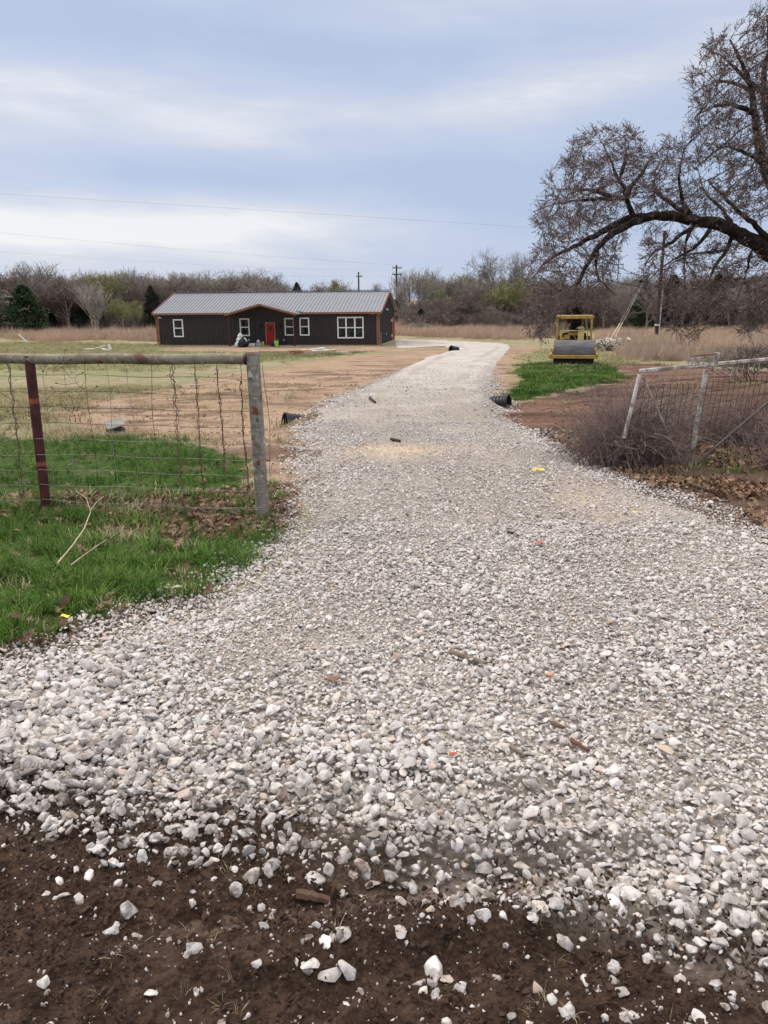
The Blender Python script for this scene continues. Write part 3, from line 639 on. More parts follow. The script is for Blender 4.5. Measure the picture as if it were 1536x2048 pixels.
def leaf_mesh(seed, mat, curl=.5):
    r_ = random.Random(seed); pts = []
    lob = [(0,0,.02),(.12,.05,.04),(.2,.22,.2),(.3,.09,.1),(.42,.33,.3),(.52,.12,.12),(.66,.30,.27),(.74,.1,.1),(.86,.16,.15),(1.0,0,.0)]
    left = [(t, w_*r_.uniform(.8,1.2)) for t, w_, _ in lob]; right = [(t, -w_*r_.uniform(.8,1.2)) for t, _, w_ in lob]
    V = []; F = []
    def z(t, y): return curl*(t-.5)**2*r0 + curl*1.4*abs(y)**1.2*r1 + .04*math.sin(t*9+seed)
    r0, r1 = r_.uniform(-.4, .9), r_.uniform(.1, .9)
    for t, y in left: V.append((t-.5, y, z(t, y)))
    for t, _ in left: V.append((t-.5, 0, z(t, 0)))
    for t, y in right: V.append((t-.5, y, z(t, y)))
    n = len(left)
    for i in range(n-1): F += [(i, i+1, n+i+1, n+i), (n+i, n+i+1, 2*n+i+1, 2*n+i)]
    return np_mesh('leaf', np.array(V), [np.array(F)], mat)
C_LEAF = proto_coll('oak_leaf', [leaf_mesh(i, M_LEAF, .35+.15*i) for i in range(6)])
def leaves(name, polys, s, size, label, xr, yr, prob, off=.012):
    X, Y = jgrid(xr[0], xr[1], yr[0], yr[1], s); k = in_view(X, Y, 36); X, Y = X[k], Y[k]; inside = np.full(X.size, -1e9)
    for p in polys: inside = np.maximum(inside, sdf(p, X, Y))
    k = (inside + .5*fbm(X, Y, 1.2, 3, 2)*.5 > 0) & (drive_raise(X, Y)[0] < .02); X, Y = X[k], Y[k]; k = rng.random(X.size) < prob(X, Y); X, Y = X[k], Y[k]
    n = X.size; Z = top_z(X, Y)+rng.uniform(0, off, n); sc = size*rng.uniform(.55, 1.2, n)
    scatter(name, np.stack([X, Y, Z], 1), np.stack([rng.normal(0,.55,n), rng.normal(0,.55,n), rng.uniform(0,6.28,n)], 1), np.stack([sc]*3, 1), rng.integers(0, 6, n), dict(tint=np.clip(rng.normal(.5,.25,n),0,1)), C_LEAF, label=label, cat='leaves', kind='stuff')
leaves('leaf_litter', [P_LITTER[0]], .042, .085, 'brown fallen oak leaves piled along the right edge of the drive', (1, 9), (3.5, 12), lambda X, Y: np.clip(.9*sst(-.35, .1, fbm(X, Y, 1.1, 3, 6)), 0, 1)*sst(12, 8, Y), .05)
leaves('fence_leaves', [P_LITTER[1]], .05, .075, 'dry brown leaves lying under the wire fence', (-6, .8), (4, 9), lambda X, Y: .9*sst(-.7, -.1, fbm(X, Y, 1.3, 3, 16)), .03)
leaves('lawn_leaves', [P_LITTER[2], P_GREEN[0]], .10, .095, 'curled brown oak leaves caught in the near green grass', (-4.5, .8), (2.5, 6.5), lambda X, Y: .10+.75*sst(-.2, .05, sdf(P_LITTER[2], X, Y))*sst(-.3, .3, fbm(X, Y, 2, 2, 6)), .06)
leaves('yard_leaves', [P_GREEN[1], P_DIRT[0]], .17, .08, 'scattered brown leaves on the yard behind the fence', (-8, 1), (6, 12), lambda X, Y: .3+0*X, .03)

# ------------------------------------------------------------------ woody plants
def tubes(name, pos, par, rad, mat, n=3, sel=None, mains=None):
    """pos (N,3), par (N,), rad (N,); one prism per node-to-parent edge"""
    pos = np.asarray(pos, float); par = np.asarray(par, int); rad = np.asarray(rad, float)
    idx = np.where(par >= 0)[0] if sel is None else np.where((par >= 0) & sel)[0]
    a = pos[par[idx]]; b = pos[idx]; d = b-a; L = np.linalg.norm(d, axis=1)+1e-9; d /= L[:, None]
    # ring axes follow each node's own direction; the lower ring uses the parent's direction when this is the main child
    N_ = len(pos); dirs = np.zeros((N_, 3)); dirs[:, 2] = 1; q = par >= 0; dd = pos[q]-pos[par[q]]; dirs[q] = dd/(np.linalg.norm(dd, axis=1)[:, None]+1e-9)
    best = np.full(N_, -1); order = np.argsort(rad[idx]); best[par[idx][order]] = idx[order]
    main = best[par[idx]] == idx
    da = np.where(main[:, None], dirs[par[idx]], d); ra = np.where(main, np.minimum(rad[par[idx]], rad[idx]*1.6), rad[idx])
    def ring(c, t, r_):
        u = np.cross(t, [0.13, 0.31, .94]); bad = np.linalg.norm(u, axis=1) < .15; u[bad] = np.cross(t[bad], [1, 0, 0.0]); u /= np.linalg.norm(u, axis=1)[:, None]; w_ = np.cross(t, u)
        th = np.arange(n)*2*np.pi/n
        return c[:, None, :] + (u[:, None, :]*np.cos(th)[None, :, None] + w_[:, None, :]*np.sin(th)[None, :, None])*r_[:, None, None]
    A = ring(a, da, ra); B = ring(b, d, rad[idx]); m_ = len(idx)
    V_ = np.concatenate([A, B], 1).reshape(-1, 3); base = np.arange(m_)[:, None, None]*2*n
    k = np.arange(n); q = np.stack([k, (k+1) % n, n+(k+1) % n, n+k], 1)[None]
    return np_mesh(name, V_, [(base+q).reshape(-1, 4)], mat, n > 3)
def cards(name, P, size, mat, seed=0, aspect=.6):
    r_ = np.random.default_rng(seed); n = len(P); a = r_.normal(size=(n,3)); a /= np.linalg.norm(a, axis=1)[:, None]; b = np.cross(a, r_.normal(size=(n,3))); b /= np.linalg.norm(b, axis=1)[:, None]
    s_ = (size*r_.uniform(.6, 1.3, n))[:, None]; V_ = np.stack([P-a*s_, P-b*s_*aspect, P+a*s_, P+b*s_*aspect], 1).reshape(-1, 3)
    return np_mesh(name, V_, [np.arange(4*n).reshape(-1, 4)], mat)
def pipe_radii(pos, par, tip, ex=2.4, extra=None):
    n = len(par); acc = np.zeros(n); kids = np.zeros(n, int)
    for i in range(n):
        if par[i] >= 0: kids[par[i]] += 1
    for i in range(n-1, -1, -1):
        if kids[i] == 0: acc[i] = tip**ex
        if par[i] >= 0: acc[par[i]] += acc[i]
    return acc**(1/ex)
def grow(seed, height, levels=5, trunk_r=.2, spread=.9, up=.35, droop=0., nkids=(3,4), seg=3, ratio=.66, first=.3, tip=.015, multi=1, base_sp=.15):
    """recursive tree skeleton -> pos, par, rad"""
    r_ = random.Random(seed); pos = []; par = []; rad = []
    def branch(p, d, L, r0, lv, parent):
        n = seg + (4 if lv == 0 else 1 if lv == 1 else 0); nodes = []
        cur = Vector(p); dd = Vector(d)
        for k in range(n):
            dd = (dd + Vector((r_.gauss(0,.12), r_.gauss(0,.12), r_.gauss(0,.08)+(up*.18 if lv else .1) - droop*.2*(lv > 1)))*(1.0 if lv else .6)).normalized()
            cur = cur + dd*L/n; pos.append(tuple(cur)); par.append(parent); parent = len(pos)-1; rad.append(max(tip, r0*(1-.55*(k+1)/n))); nodes.append((parent, Vector(cur), Vector(dd), (k+1)/n))
        if lv >= levels: return
        kc = r_.randint(*nkids) + (4 if lv == 0 else 2 if lv == 1 else 0)
        for q in range(kc):
            t = (first + (1-first)*(q+r_.random()*.8)/kc) if lv == 0 else (.25+.75*(q+r_.random())/kc)
            i = min(len(nodes)-1, int(t*len(nodes))); pi, pc, pd, _ = nodes[i]
            a = r_.uniform(0, 6.28); perp = pd.orthogonal().normalized(); perp.rotate(Matrix.Rotation(a, 3, pd)) if False else None
            ax = Vector((math.cos(a), math.sin(a), r_.uniform(-.3, .5))); ax = (ax - pd*ax.dot(pd)); ax.normalize()
            nd = (pd*(1-.5*spread) + ax*spread*r_.uniform(.6, 1.1) + Vector((0,0,up*.5-droop*.3*(lv > 0)))).normalized()
            LL = L*ratio*r_.uniform(.75, 1.15)*(1.0 if lv else (1.15-.55*t))
            branch(pc, nd, LL, max(tip, r0*(.62-.25*t)), lv+1, pi)
    for m_ in range(multi):
        a = r_.uniform(0, 6.28); s_ = base_sp*m_ if multi > 1 else 0
        pos.append((math.cos(a)*s_*.4, math.sin(a)*s_*.4, -.15)); par.append(0 if m_ else -1); rad.append(trunk_r*1.15)
        branch(pos[-1], Vector((math.cos(a)*s_, math.sin(a)*s_, 1)).normalized(), height*.62, trunk_r, 0, len(pos)-1)
    pos = np.array(pos); k = height/ max(pos[:,2].max(), .1); pos = pos*k
    return pos, np.array(par), np.array(rad)
M_BARK = simple('grey_bark', (.25,.215,.185), .9, var=.35, sc=3)
M_BARKD = simple('dark_wet_bark', (.038,.031,.027), .95, var=.55, sc=9, bump=1.0, spec=.1)
M_TW = [simple('grey_brown_twigs', (.25,.22,.195), .9, var=.3, sc=.6), simple('purple_brown_twigs', (.215,.172,.155), .9, var=.3, sc=.6), simple('pale_grey_twigs', (.36,.33,.29), .9, var=.25, sc=.6),
        simple('olive_twigs', (.25,.24,.135), .9, var=.3, sc=.6)]
M_BUDG = simple('spring_green_buds', (.26,.29,.10), .8, var=.35, sc=.7); M_BUDR = simple('maroon_buds', (.22,.145,.125), .85, var=.3, sc=.7)
M_CEDAR = simple('cedar_green', (.028,.055,.018), .85, var=.45, sc=.8); M_CEDAR2 = simple('dark_cedar', (.022,.030,.020), .85, var=.4, sc=.8)
def tree_proto(seed, kind):
    """returns (trunk mesh, crown mesh)"""
    if kind == 'cedar' or kind == 'dark_cedar':
        r_ = np.random.default_rng(seed); H = 7.; n = 8500
        t = r_.random(n)**.75; z = .35+t*(H-.35); rm = 2.3*((H-z)/H)**.62*(1+.16*np.sin(z*4+seed)+.16*r_.normal(size=n))*(.75+.25*np.clip(z/1.5,0,1)) + .1; a = r_.uniform(0, 6.28, n); rr = rm*np.sqrt(r_.random(n))*(1+.15*np.sin(a*3+z*2))
        P = np.stack([np.cos(a)*rr, np.sin(a)*rr, z-.25*rr], 1)
        p, pr, rd = grow(seed, H*.95, 2, .14, 1.2, -.1, 0, (6,8), 3, .3, .1, .02)
        return tubes('trunk', p, pr, rd, M_BARK, 4), cards('crown', P, .15, M_CEDAR if kind == 'cedar' else M_CEDAR2, seed, .35)
    prm = dict(bare=dict(height=11, levels=4, trunk_r=.2, spread=.75, up=.45, nkids=(4,5), tip=.016, first=.22),
        broad=dict(height=10, levels=4, trunk_r=.26, spread=1.0, up=.3, nkids=(4,5), tip=.016, first=.2),
        maroon=dict(height=9.5, levels=4, trunk_r=.18, spread=.9, up=.4, nkids=(4,5), tip=.016, first=.15),
        budding=dict(height=9, levels=4, trunk_r=.17, spread=.85, up=.4, nkids=(4,5), tip=.016, first=.15),
        sapling=dict(height=8, levels=3, trunk_r=.09, spread=.55, up=.6, nkids=(4,5), tip=.02, multi=4, base_sp=.16, first=.15),
        brush=dict(height=3.2, levels=3, trunk_r=.04, spread=.9, up=.4, nkids=(3,4), tip=.014, multi=7, base_sp=.28, first=.05))[kind]
    p, pr, rd = grow(seed, **prm)
    tw = {'bare': M_TW[0], 'broad': M_TW[0], 'maroon': M_TW[1], 'budding': M_TW[3], 'sapling': M_TW[2], 'brush': M_TW[seed % 2]}[kind]
    thick = rd > prm['tip']*2.2
    trunk = tubes('trunk', p, pr, rd, M_BARK if kind != 'sapling' else M_TW[2], 5, thick)
    crown = tubes('crown', p, pr, rd, tw, 3, ~thick)
    if kind in ('maroon', 'budding'):
        k = np.where(~thick)[0]; k = np.random.default_rng(seed).choice(k, int(len(k)*(.8 if kind == 'budding' else .55))); P = p[k]+np.random.default_rng(seed+1).normal(0, .12, (len(k), 3))
        c2 = cards('crown', P, .085 if kind == 'budding' else .06, M_BUDG if kind == 'budding' else M_BUDR, seed)
        crown = join_meshes('crown', [crown, c2])
    return trunk, crown
def join_meshes(name, ms):
    V_ = []; F_ = {3: [], 4: []}; mats = []; b = 0; mi = {3: [], 4: []}
    for j, m_ in enumerate(ms):
        v = np.empty(len(m_.vertices)*3, np.float32); m_.vertices.foreach_get('co', v); V_.append(v.reshape(-1, 3))
        li = np.empty(len(m_.loops), np.int32); m_.loops.foreach_get('vertex_index', li); F_[4].append(li.reshape(-1, 4)+b); mi[4].append(np.full(len(li)//4, j)); b += len(v)//3; mats.append(m_.materials[0])
    return np_mesh(name, np.concatenate(V_), [np.concatenate(F_[4])], None, False, mats, np.concatenate(mi[4]))
PROTO = {}
for kind, n in (('bare',4),('broad',3),('maroon',3),('budding',3),('sapling',2),('cedar',2),('dark_cedar',2),('brush',3)):
    PROTO[kind] = [tree_proto(100+i*13+len(kind), kind) for i in range(n)]
NAMES = dict(bare='bare_tree', broad='bare_tree', maroon='bare_tree', budding='budding_tree', sapling='pale_tree', cedar='cedar_tree', dark_cedar='cedar_tree', brush='bare_shrub')
PH = {}
for kk, lst in PROTO.items():
    for i, (a, b) in enumerate(lst):
        v = np.empty(len(b.vertices)*3, np.float32); b.vertices.foreach_get('co', v); PH[(kk, i)] = float(v.reshape(-1,3)[:,2].max())
def tree(kind, var, px, ytop, depth, label, group=None, wide=1.0):
    """px: picture column; ytop: picture row its top reaches; depth: metres away"""
    q = atd(px, ytop, depth); x, y = q.x, q.y; z = gz(x, y); h = max(1.0, q.z-z); var = var % len(PROTO[kind])
    s_ = h/PH[(kind, var)]
    r = empty(NAMES[kind], (x, y, z), random.uniform(0, 6.28), label=label, cat='shrub' if kind == 'brush' else 'tree', group=group)
    r.scale = (s_*wide, s_*wide, s_)
    link('trunk', PROTO[kind][var][0], r); link('crown', PROTO[kind][var][1], r)
    return r

# ------------------------------------------------------------------ trees along the far side of the field
WL, WR = 'trees along the woods left of the house', 'trees along the woods right of the house'
TREES = [
 ('bare',0,-70,520,108,'bare brown tree at the left end of the woods, cut by the picture edge',WL,1.2),
 ('maroon',0,8,521,110,'tall bare tree standing right behind the large green cedar at the left',WL,1.2),
 ('bare',1,52,518,112,'tallest bare brown tree above the large green cedar',WL,1.1),
 ('bare',2,92,526,111,'bare brown tree just right of the large green cedar, with a high ragged top',WL,1.1),
 ('maroon',1,128,545,108,'shorter bare tree between the green cedar and the olive green tree',WL,1.1),
 ('cedar',0,42,568,103,'large dark green cedar with spreading skirts at the left end of the woods',None,1.75),
 ('cedar',1,-12,610,101,'small green cedar at the left picture edge beside the large one',None,1.0),
 ('bare',3,160,556,114,'bare tree behind the pale stemmed tree, its top level with its neighbours',WL,1.0),
 ('dark_cedar',0,152,575,110,'dark evergreen half hidden behind the grey fan shaped tree',None,.9),
 ('sapling',0,181,560,104,'pale grey tree with stems fanning out like a broom before the dark woods',None,1.15),
 ('budding',0,207,537,112,'tall olive green tree just breaking into leaf left of the house',None,1.25),
 ('bare',0,238,529,120,'thin bare tree poking above the olive green tree',WL,.9),
 ('budding',1,243,590,104,'low olive green tree in front of the woods left of the house',None,.9),
 ('maroon',2,262,556,112,'bare tree between the olive green tree and the black evergreen',WL,1.0),
 ('budding',2,268,598,103,'small yellow green tree in the gap left of the house corner',None,.8),
 ('dark_cedar',1,300,570,107,'black looking evergreen just left of the house roof',None,.9),
 ('broad',0,284,575,116,'low bare tree behind the black evergreen left of the house',WL,1.0),
 ('broad',1,318,551,118,'bare spreading tree rising over the left end of the roof',WL,.9),
 ('bare',1,352,541,116,'tall bare tree above the left end of the roof ridge',WL,.9),
 ('maroon',0,378,544,118,'reddish bare tree over the left third of the roof',WL,.9),
 ('bare',2,405,537,120,'bare tree with a high forked top over the left third of the roof',WL,.9),
 ('budding',1,437,548,116,'faintly green tree over the left half of the roof',None,1.0),
 ('broad',2,472,549,118,'bare tree over the roof left of the porch gable',WL,1.0),
 ('broad',0,536,539,122,'round topped bare tree standing highest above the porch',WL,1.0),
 ('maroon',1,505,562,118,'low reddish bare tree beside the round topped one above the porch',WL,1.0),
 ('bare',3,566,556,120,'slim bare tree just right of the round topped one',WL,.9),
 ('dark_cedar',0,593,563,118,'small dark cedar peeking over the middle of the roof ridge',None,.8),
 ('maroon',2,625,562,118,'brown bare tree over the middle of the roof ridge',WL,1.0),
 ('budding',2,655,556,122,'pale green tree over the right half of the roof',None,.9),
 ('bare',0,690,556,124,'pale bare tree over the right half of the roof',WL,.9),
 ('broad',1,724,570,124,'low bare tree above the right end of the roof, by the short pole',WL,.8),
 ('bare',1,754,563,150,'distant thin bare tree above the right gable',WL,.7),
 ('maroon',0,776,585,150,'low brown tree just behind the right gable',WR,.8),
 ('cedar',1,800,583,150,'distant rounded evergreen behind the nearest crossarm pole',None,1.1),
 ('bare',2,822,536,128,'pale bare tree right of the crossarm pole',WR,.8),
 ('sapling',1,843,531,124,'tallest pale slim tree right of the crossarm pole',None,1.0),
 ('broad',2,868,548,120,'brown bare tree between the pale slim tree and the olive green ones',WR,.9),
 ('bare',3,856,590,112,'low bare tree at the field edge right of the house',WR,.9),
 ('budding',0,905,542,116,'broad olive green tree in the middle of the woods right of the house',None,1.25),
 ('maroon',1,888,585,108,'low reddish bare tree before the olive green one',WR,1.1),
 ('broad',0,938,552,114,'brown bare tree just right of the broad olive green tree',WR,1.0),
 ('bare',0,966,549,118,'dark bare tree left of the tall open crowned one',WR,.9),
 ('broad',1,1000,492,118,'tall open crowned bare tree rising well above the woods, left of the oak limb',None,.8),
 ('bare',1,1036,498,120,'second tall bare tree, close on the right of the open crowned one',None,.75),
 ('budding',1,1010,556,110,'olive green tree at the foot of the two tall bare ones',None,1.1),
 ('budding',2,1048,552,110,'rounded olive green tree left of the reddish trees behind the roller',None,1.1),
 ('maroon',2,978,606,104,'low purplish tree at the field edge below the olive green trees',WR,1.2),
 ('maroon',0,1082,556,104,'reddish bare tree left of the yellow roller',WR,1.15),
 ('maroon',1,1116,552,104,'reddish bare tree directly behind the roller',WR,1.1),
 ('dark_cedar',1,1152,574,104,'dark evergreen behind the right edge of the roller',None,1.0),
 ('maroon',2,1180,566,102,'reddish bare tree between the roller and the leaning guy wires',WR,1.1),
 ('maroon',0,1213,560,102,'reddish bare tree behind the leaning guy wires',WR,1.1),
 ('bare',2,1246,566,100,'bare tree between the guy wires and the utility pole',WR,1.0),
 ('cedar',0,1284,558,104,'dark green evergreen left of the near utility pole',None,.9),
 ('broad',2,1300,560,98,'bare tree behind the near utility pole',WR,1.0),
 ('dark_cedar',0,1350,548,104,'dark evergreen just right of the near utility pole',None,1.2),
 ('bare',3,1372,560,96,'bare tree above the metal gate, right of the pole',WR,1.0),
 ('broad',0,1405,572,98,'low brown tree above the metal gate',WR,1.0),
 ('dark_cedar',1,1440,545,106,'dark evergreen under the thick oak limb',None,1.1),
 ('bare',0,1470,560,96,'bare tree below the thick oak limb',WR,1.0),
 ('broad',1,1500,552,90,'pale limbed bare tree near the right picture edge',WR,1.0),
 ('cedar',1,1505,615,88,'small green cedar near the right picture edge',None,.8),
 ('maroon',1,1545,545,94,'bare tree cut by the right picture edge',WR,1.1),
 ('bare',1,1620,540,94,'bare tree beyond the right picture edge',WR,1.1),
]
for t_ in TREES: tree(t_[0], t_[1], t_[2], t_[3], t_[4], t_[5], t_[6], t_[7])
def woods():
    ms = []
    for kind in ('brush','brush','brush','maroon','bare','broad','dark_cedar'):
        v = ms.count(kind); lst = PROTO[kind]; m_ = lst[len(ms) % len(lst)][1]; ms.append((m_, PH[(kind, len(ms) % len(lst))]))
    c = proto_coll('wood_plant', [m_ for m_, _ in ms]); hs = np.array([h for _, h in ms])
    P = []; S = []; I = []
    for _ in range(1500):
        px = random.uniform(-350, 1950)
        if 745 < px < 835 and random.random() < .93: continue
        d = random.uniform(108, 165) if px < 760 else random.uniform(106, 165)
        a = atd(px, 600, d); i = random.choices(range(7), (3,3,3,2.2,2.2,1.6,2.0))[0]
        h = random.uniform(1.8, 3.4) if i < 3 else (random.uniform(2.5, 4.5) if i == 6 else random.uniform(5.2, 8.2)*(.66 if 540 < px < 860 else 1.12 if px < 540 else 1))
        if d > 140: h *= 1.15
        P.append((a.x, a.y, 0)); S.append(h/hs[i]); I.append(i)
    P = np.array(P); P[:, 2] = top_z(P[:,0], P[:,1])-.05; S = np.array(S); n = len(P)
    scatter('distant_woods', P, np.stack([0*S, 0*S, rng.uniform(0, 6.28, n)], 1), np.stack([S*1.25, S*1.25, S], 1), I, dict(tint=rng.random(n)), c,
            label='dense leafless undergrowth and small trees filling the woods beyond the field', cat='woods', kind='stuff')
woods()
for q in [('brush',0,10,664,98,'grey brown brush patch at the left picture edge before the cedars',1.6),('brush',1,45,662,97,'grey brush beside the white scrap at the far left',1.5),
          ('brush',2,1518,672,24,'bare shrub standing in the dead grass near the right picture edge',1.5),('brush',0,1112,640,80,'bare bush in the field just left of the roller',1.8),
          ('brush',1,840,640,100,'dark green brown bush at the field edge right of the house',1.8)]:
    tree(q[0], q[1], q[2], q[3], q[4], q[5], None, q[6])

# ------------------------------------------------------------------ the big oak at the right
def oak():
    D0 = 19.0
    limbs = [  # name, depth offset start/end, [(px,py)], radii in metres start/end
     ([(1668,800),(1662,720),(1650,640),(1628,560),(1602,480)], 0, 0, .42, .30),
     ([(1650,640),(1610,575),(1568,525),(1536,502),(1505,482),(1478,468),(1450,452),(1420,444),(1388,440),(1350,433),(1318,430),(1292,434),(1262,448),(1235,460),(1212,476),(1195,496),(1180,520),(1166,545),(1155,568)], 0, -1.6, .26, .035),
     ([(1292,430),(1262,432),(1236,442),(1212,456),(1188,470),(1166,484),(1140,500),(1110,510),(1084,530),(1066,555)], -1.2, .6, .10, .018),
     ([(1602,480),(1560,400),(1532,345),(1518,290),(1508,215),(1500,160),(1478,112),(1460,80)], 0, -.6, .19, .022),
     ([(1602,480),(1580,380),(1550,290),(1532,220),(1524,160),(1540,90),(1532,30)], 0, .9, .20, .022),
     ([(1262,434),(1252,395),(1240,360),(1225,328),(1212,305),(1200,280)], -1.0, -1.6, .062, .012),
     ([(1250,400),(1262,370),(1285,345),(1300,320),(1320,300)], -1.0, -.2, .06, .018),
     ([(1240,362),(1248,330),(1254,300),(1250,270)], -1.1, -.6, .05, .015),
     ([(1235,412),(1208,402),(1170,400),(1130,404),(1096,412),(1066,424)], -1.2, -2.2, .045, .010),
     ([(1222,404),(1200,385),(1172,375),(1140,380),(1110,378)], -1.2, -.6, .05, .015),
     ([(1380,438),(1362,400),(1356,360),(1360,330),(1368,300)], -.6, -1.4, .06, .012),
     ([(1372,432),(1340,410),(1318,392),(1300,370),(1322,340),(1338,300)], -.6, .8, .055, .012),
     ([(1468,458),(1450,420),(1420,395),(1400,370),(1395,340)], -.3, .9, .055, .012),
     ([(1568,525),(1530,470),(1500,440),(1470,415),(1440,385),(1415,360)], 0, -1.5, .10, .018),
     ([(1528,320),(1480,300),(1450,290),(1420,310),(1400,330)], -.1, -1.2, .05, .012),
     ([(1512,230),(1480,215),(1450,205),(1420,215),(1390,235)], -.2, -1.0, .06, .015),
     ([(1524,185),(1490,160),(1470,135),(1440,110),(1415,100)], .3, 1.0, .06, .015),
     ([(1505,185),(1480,165),(1440,160),(1410,170),(1385,190)], -.3, .9, .05, .015),
     ([(1470,465),(1462,495),(1452,512),(1430,526),(1426,548),(1418,560),(1398,575),(1380,590),(1352,602)], -.3, -1.5, .055, .010),
     ([(1380,442),(1370,470),(1366,500),(1368,540),(1372,600)], -.5, -.9, .045, .012),
     ([(1372,455),(1350,480),(1320,495),(1298,512),(1290,530)], -.5, -1.8, .05, .012),
     ([(1500,490),(1494,520),(1492,550),(1480,580),(1470,610),(1472,650)], -.2, -1.0, .045, .012),
     ([(1420,448),(1405,480),(1385,500),(1345,520),(1310,545),(1288,575)], -.4, .8, .05, .012),
     ([(1200,490),(1190,530),(1196,560),(1215,575),(1230,590)], -1.5, -1.0, .04, .012),
     ([(1452,512),(1410,508),(1370,512),(1340,528),(1318,560)], -.5, -2.0, .035, .012),
     ([(1568,525),(1550,560),(1530,590),(1510,620)], .2, -.5, .05, .012),
    ]
    pos, par, rad0 = [], [], []
    def add(p, q, r_): pos.append(np.array(p)); par.append(q); rad0.append(r_); return len(pos)-1
    for li, (pts, d0, d1, r0, r1) in enumerate(limbs):
        W_ = [np.array(atd(px, py, D0+d0+(d1-d0)*i/(len(pts)-1))) for i, (px, py) in enumerate(pts)]
        if li == 0: W_[0][2] = gz(W_[0][0], W_[0][1])-.2
        L_ = np.concatenate([[0], np.cumsum([np.linalg.norm(W_[i+1]-W_[i]) for i in range(len(W_)-1)])])
        m_ = max(3, int(L_[-1]/.13)); u = np.linspace(0, L_[-1], m_); C_ = np.stack([np.interp(u, L_, [w_[k] for w_ in W_]) for k in range(3)], 1)
        for _ in range(3): C_[1:-1] = .25*C_[:-2]+.5*C_[1:-1]+.25*C_[2:]
        C_[1:-1] += rng.normal(0, .012, C_[1:-1].shape)
        if li == 0: prev = -1
        else:
            A = np.array(pos); prev = int(np.argmin(((A-C_[0])**2).sum(1))); C_ = C_ + (A[prev]-C_[0])*np.exp(-np.linspace(0, 5, m_))[:, None]; C_ = C_[1:]
        rr = r0+(r1-r0)*np.linspace(0, 1, len(C_))**.85
        for c_, r_ in zip(C_, rr): prev = add(c_, prev, r_)
    nl = len(pos)
    regs = [([(1066,430),(1092,385),(1104,350),(1128,305),(1160,270),(1200,256),(1265,250),(1292,300),(1306,318),(1332,278),(1362,282),(1382,312),(1400,350),(1400,436),(1300,420),(1250,430),(1200,470),(1140,500),(1085,470)], 3000, 2.6),
            ([(1085,470),(1140,490),(1220,460),(1262,450),(1230,520),(1222,600),(1200,612),(1160,606),(1118,628),(1092,680),(1058,665),(1050,570),(1062,520)], 2300, 2.2),
            ([(1372,262),(1384,205),(1372,160),(1396,118),(1412,86),(1450,60),(1482,76),(1496,22),(1536,6),(1700,0),(1760,240),(1720,430),(1536,440),(1400,436),(1394,330)], 4700, 3.0),
            ([(1290,445),(1400,450),(1536,510),(1640,600),(1600,620),(1536,640),(1490,680),(1440,640),(1390,690),(1340,650),(1290,600),(1278,540)], 1500, 2.2)]
    At = []
    for pl, n, dd in regs:
        pl = np.array(pl, float); c = 0
        while c < n:
            px = rng.uniform(pl[:,0].min(), pl[:,0].max(), 500); py = rng.uniform(pl[:,1].min(), pl[:,1].max(), 500); s_ = sdf(pl, px, py)
            k = (s_ > 0) & (rng.random(500) < np.where(fbm(px, py, .016, 2, 3) > -.18, 1, .25))
            for a, b, s1 in zip(px[k], py[k], s_[k]):
                At.append(np.array(atd(a, b, D0-.6+rng.uniform(-1, 1)*dd*min(1, .35+s1/60)))); c += 1
                if c >= n: break
    At = np.array(At); alive = np.ones(len(At), bool)
    bd = np.full(len(At), 1e9); bi = np.zeros(len(At), int)
    def upd(new):
        P_ = np.array([pos[i] for i in new]); al = np.where(alive)[0]
        for s0 in range(0, len(P_), 400):
            D = ((At[al][:, None, :]-P_[None, s0:s0+400])**2).sum(2); j = D.argmin(1); m_ = D[np.arange(len(al)), j]; k = m_ < bd[al]
            bd[al[k]] = m_[k]; bi[al[k]] = np.array(new)[s0+j[k]]
    upd([i for i in range(40, nl)]); step, kill = .13, .20; nk = {}
    for it in range(70):
        al = np.where(alive & (bd < 2.2**2))[0]
        if len(al) == 0: break
        dirs = {}
        v = At[al]-np.array(pos)[bi[al]]; v /= (np.linalg.norm(v, axis=1)[:, None]+1e-9)
        for i, vv in zip(bi[al], v):
            if i in dirs: dirs[i] += vv
            else: dirs[i] = vv.copy()
        new = []
        for i, vv in dirs.items():
            nk[i] = nk.get(i, 0)+1
            if nk[i] > 3: alive[al[bi[al] == i]] = False; continue
            vv = vv + rng.normal(0, .10, 3)*np.linalg.norm(vv); pd = pos[i]-pos[par[i]] if par[i] >= 0 else np.zeros(3); pn = np.linalg.norm(pd)
            if pn > 0 and i >= nl: vv = vv/np.linalg.norm(vv) + .85*pd/pn
            vv /= np.linalg.norm(vv)+1e-9
            new.append(add(pos[i]+vv*step, i, 0))
        upd(new); alive &= bd > kill**2
        if len(pos) > 42000: break
    P_ = np.array(pos); pr = np.array(par); pr_r = pipe_radii(P_, pr, .0040, 2.35); rr = np.where(np.arange(len(P_)) < nl, np.maximum(np.array(rad0), .004), np.minimum(pr_r, .045))
    # twiglets
    kids = np.bincount(pr[pr >= 0], minlength=len(P_)); tips = np.where((kids == 0) & (np.arange(len(P_)) > nl))[0]; thin = np.where((rr < .009) & (np.arange(len(P_)) > nl))[0]
    src = np.concatenate([np.repeat(tips, 3), rng.choice(thin, 26000)]); m_ = len(src)
    pd = P_[src]-P_[pr[src]]; pd /= np.linalg.norm(pd, axis=1)[:, None]; dv = pd*1.0+rng.normal(0, .42, (m_, 3))+[-.12, 0, .05]; dv /= np.linalg.norm(dv, axis=1)[:, None]
    L1 = rng.uniform(.08, .30, m_)[:, None]; q1 = P_[src]+dv*L1
    P2 = np.vstack([P_, q1]); pr2 = np.concatenate([pr, src]); rr2 = np.concatenate([rr, np.full(m_, .0036)])
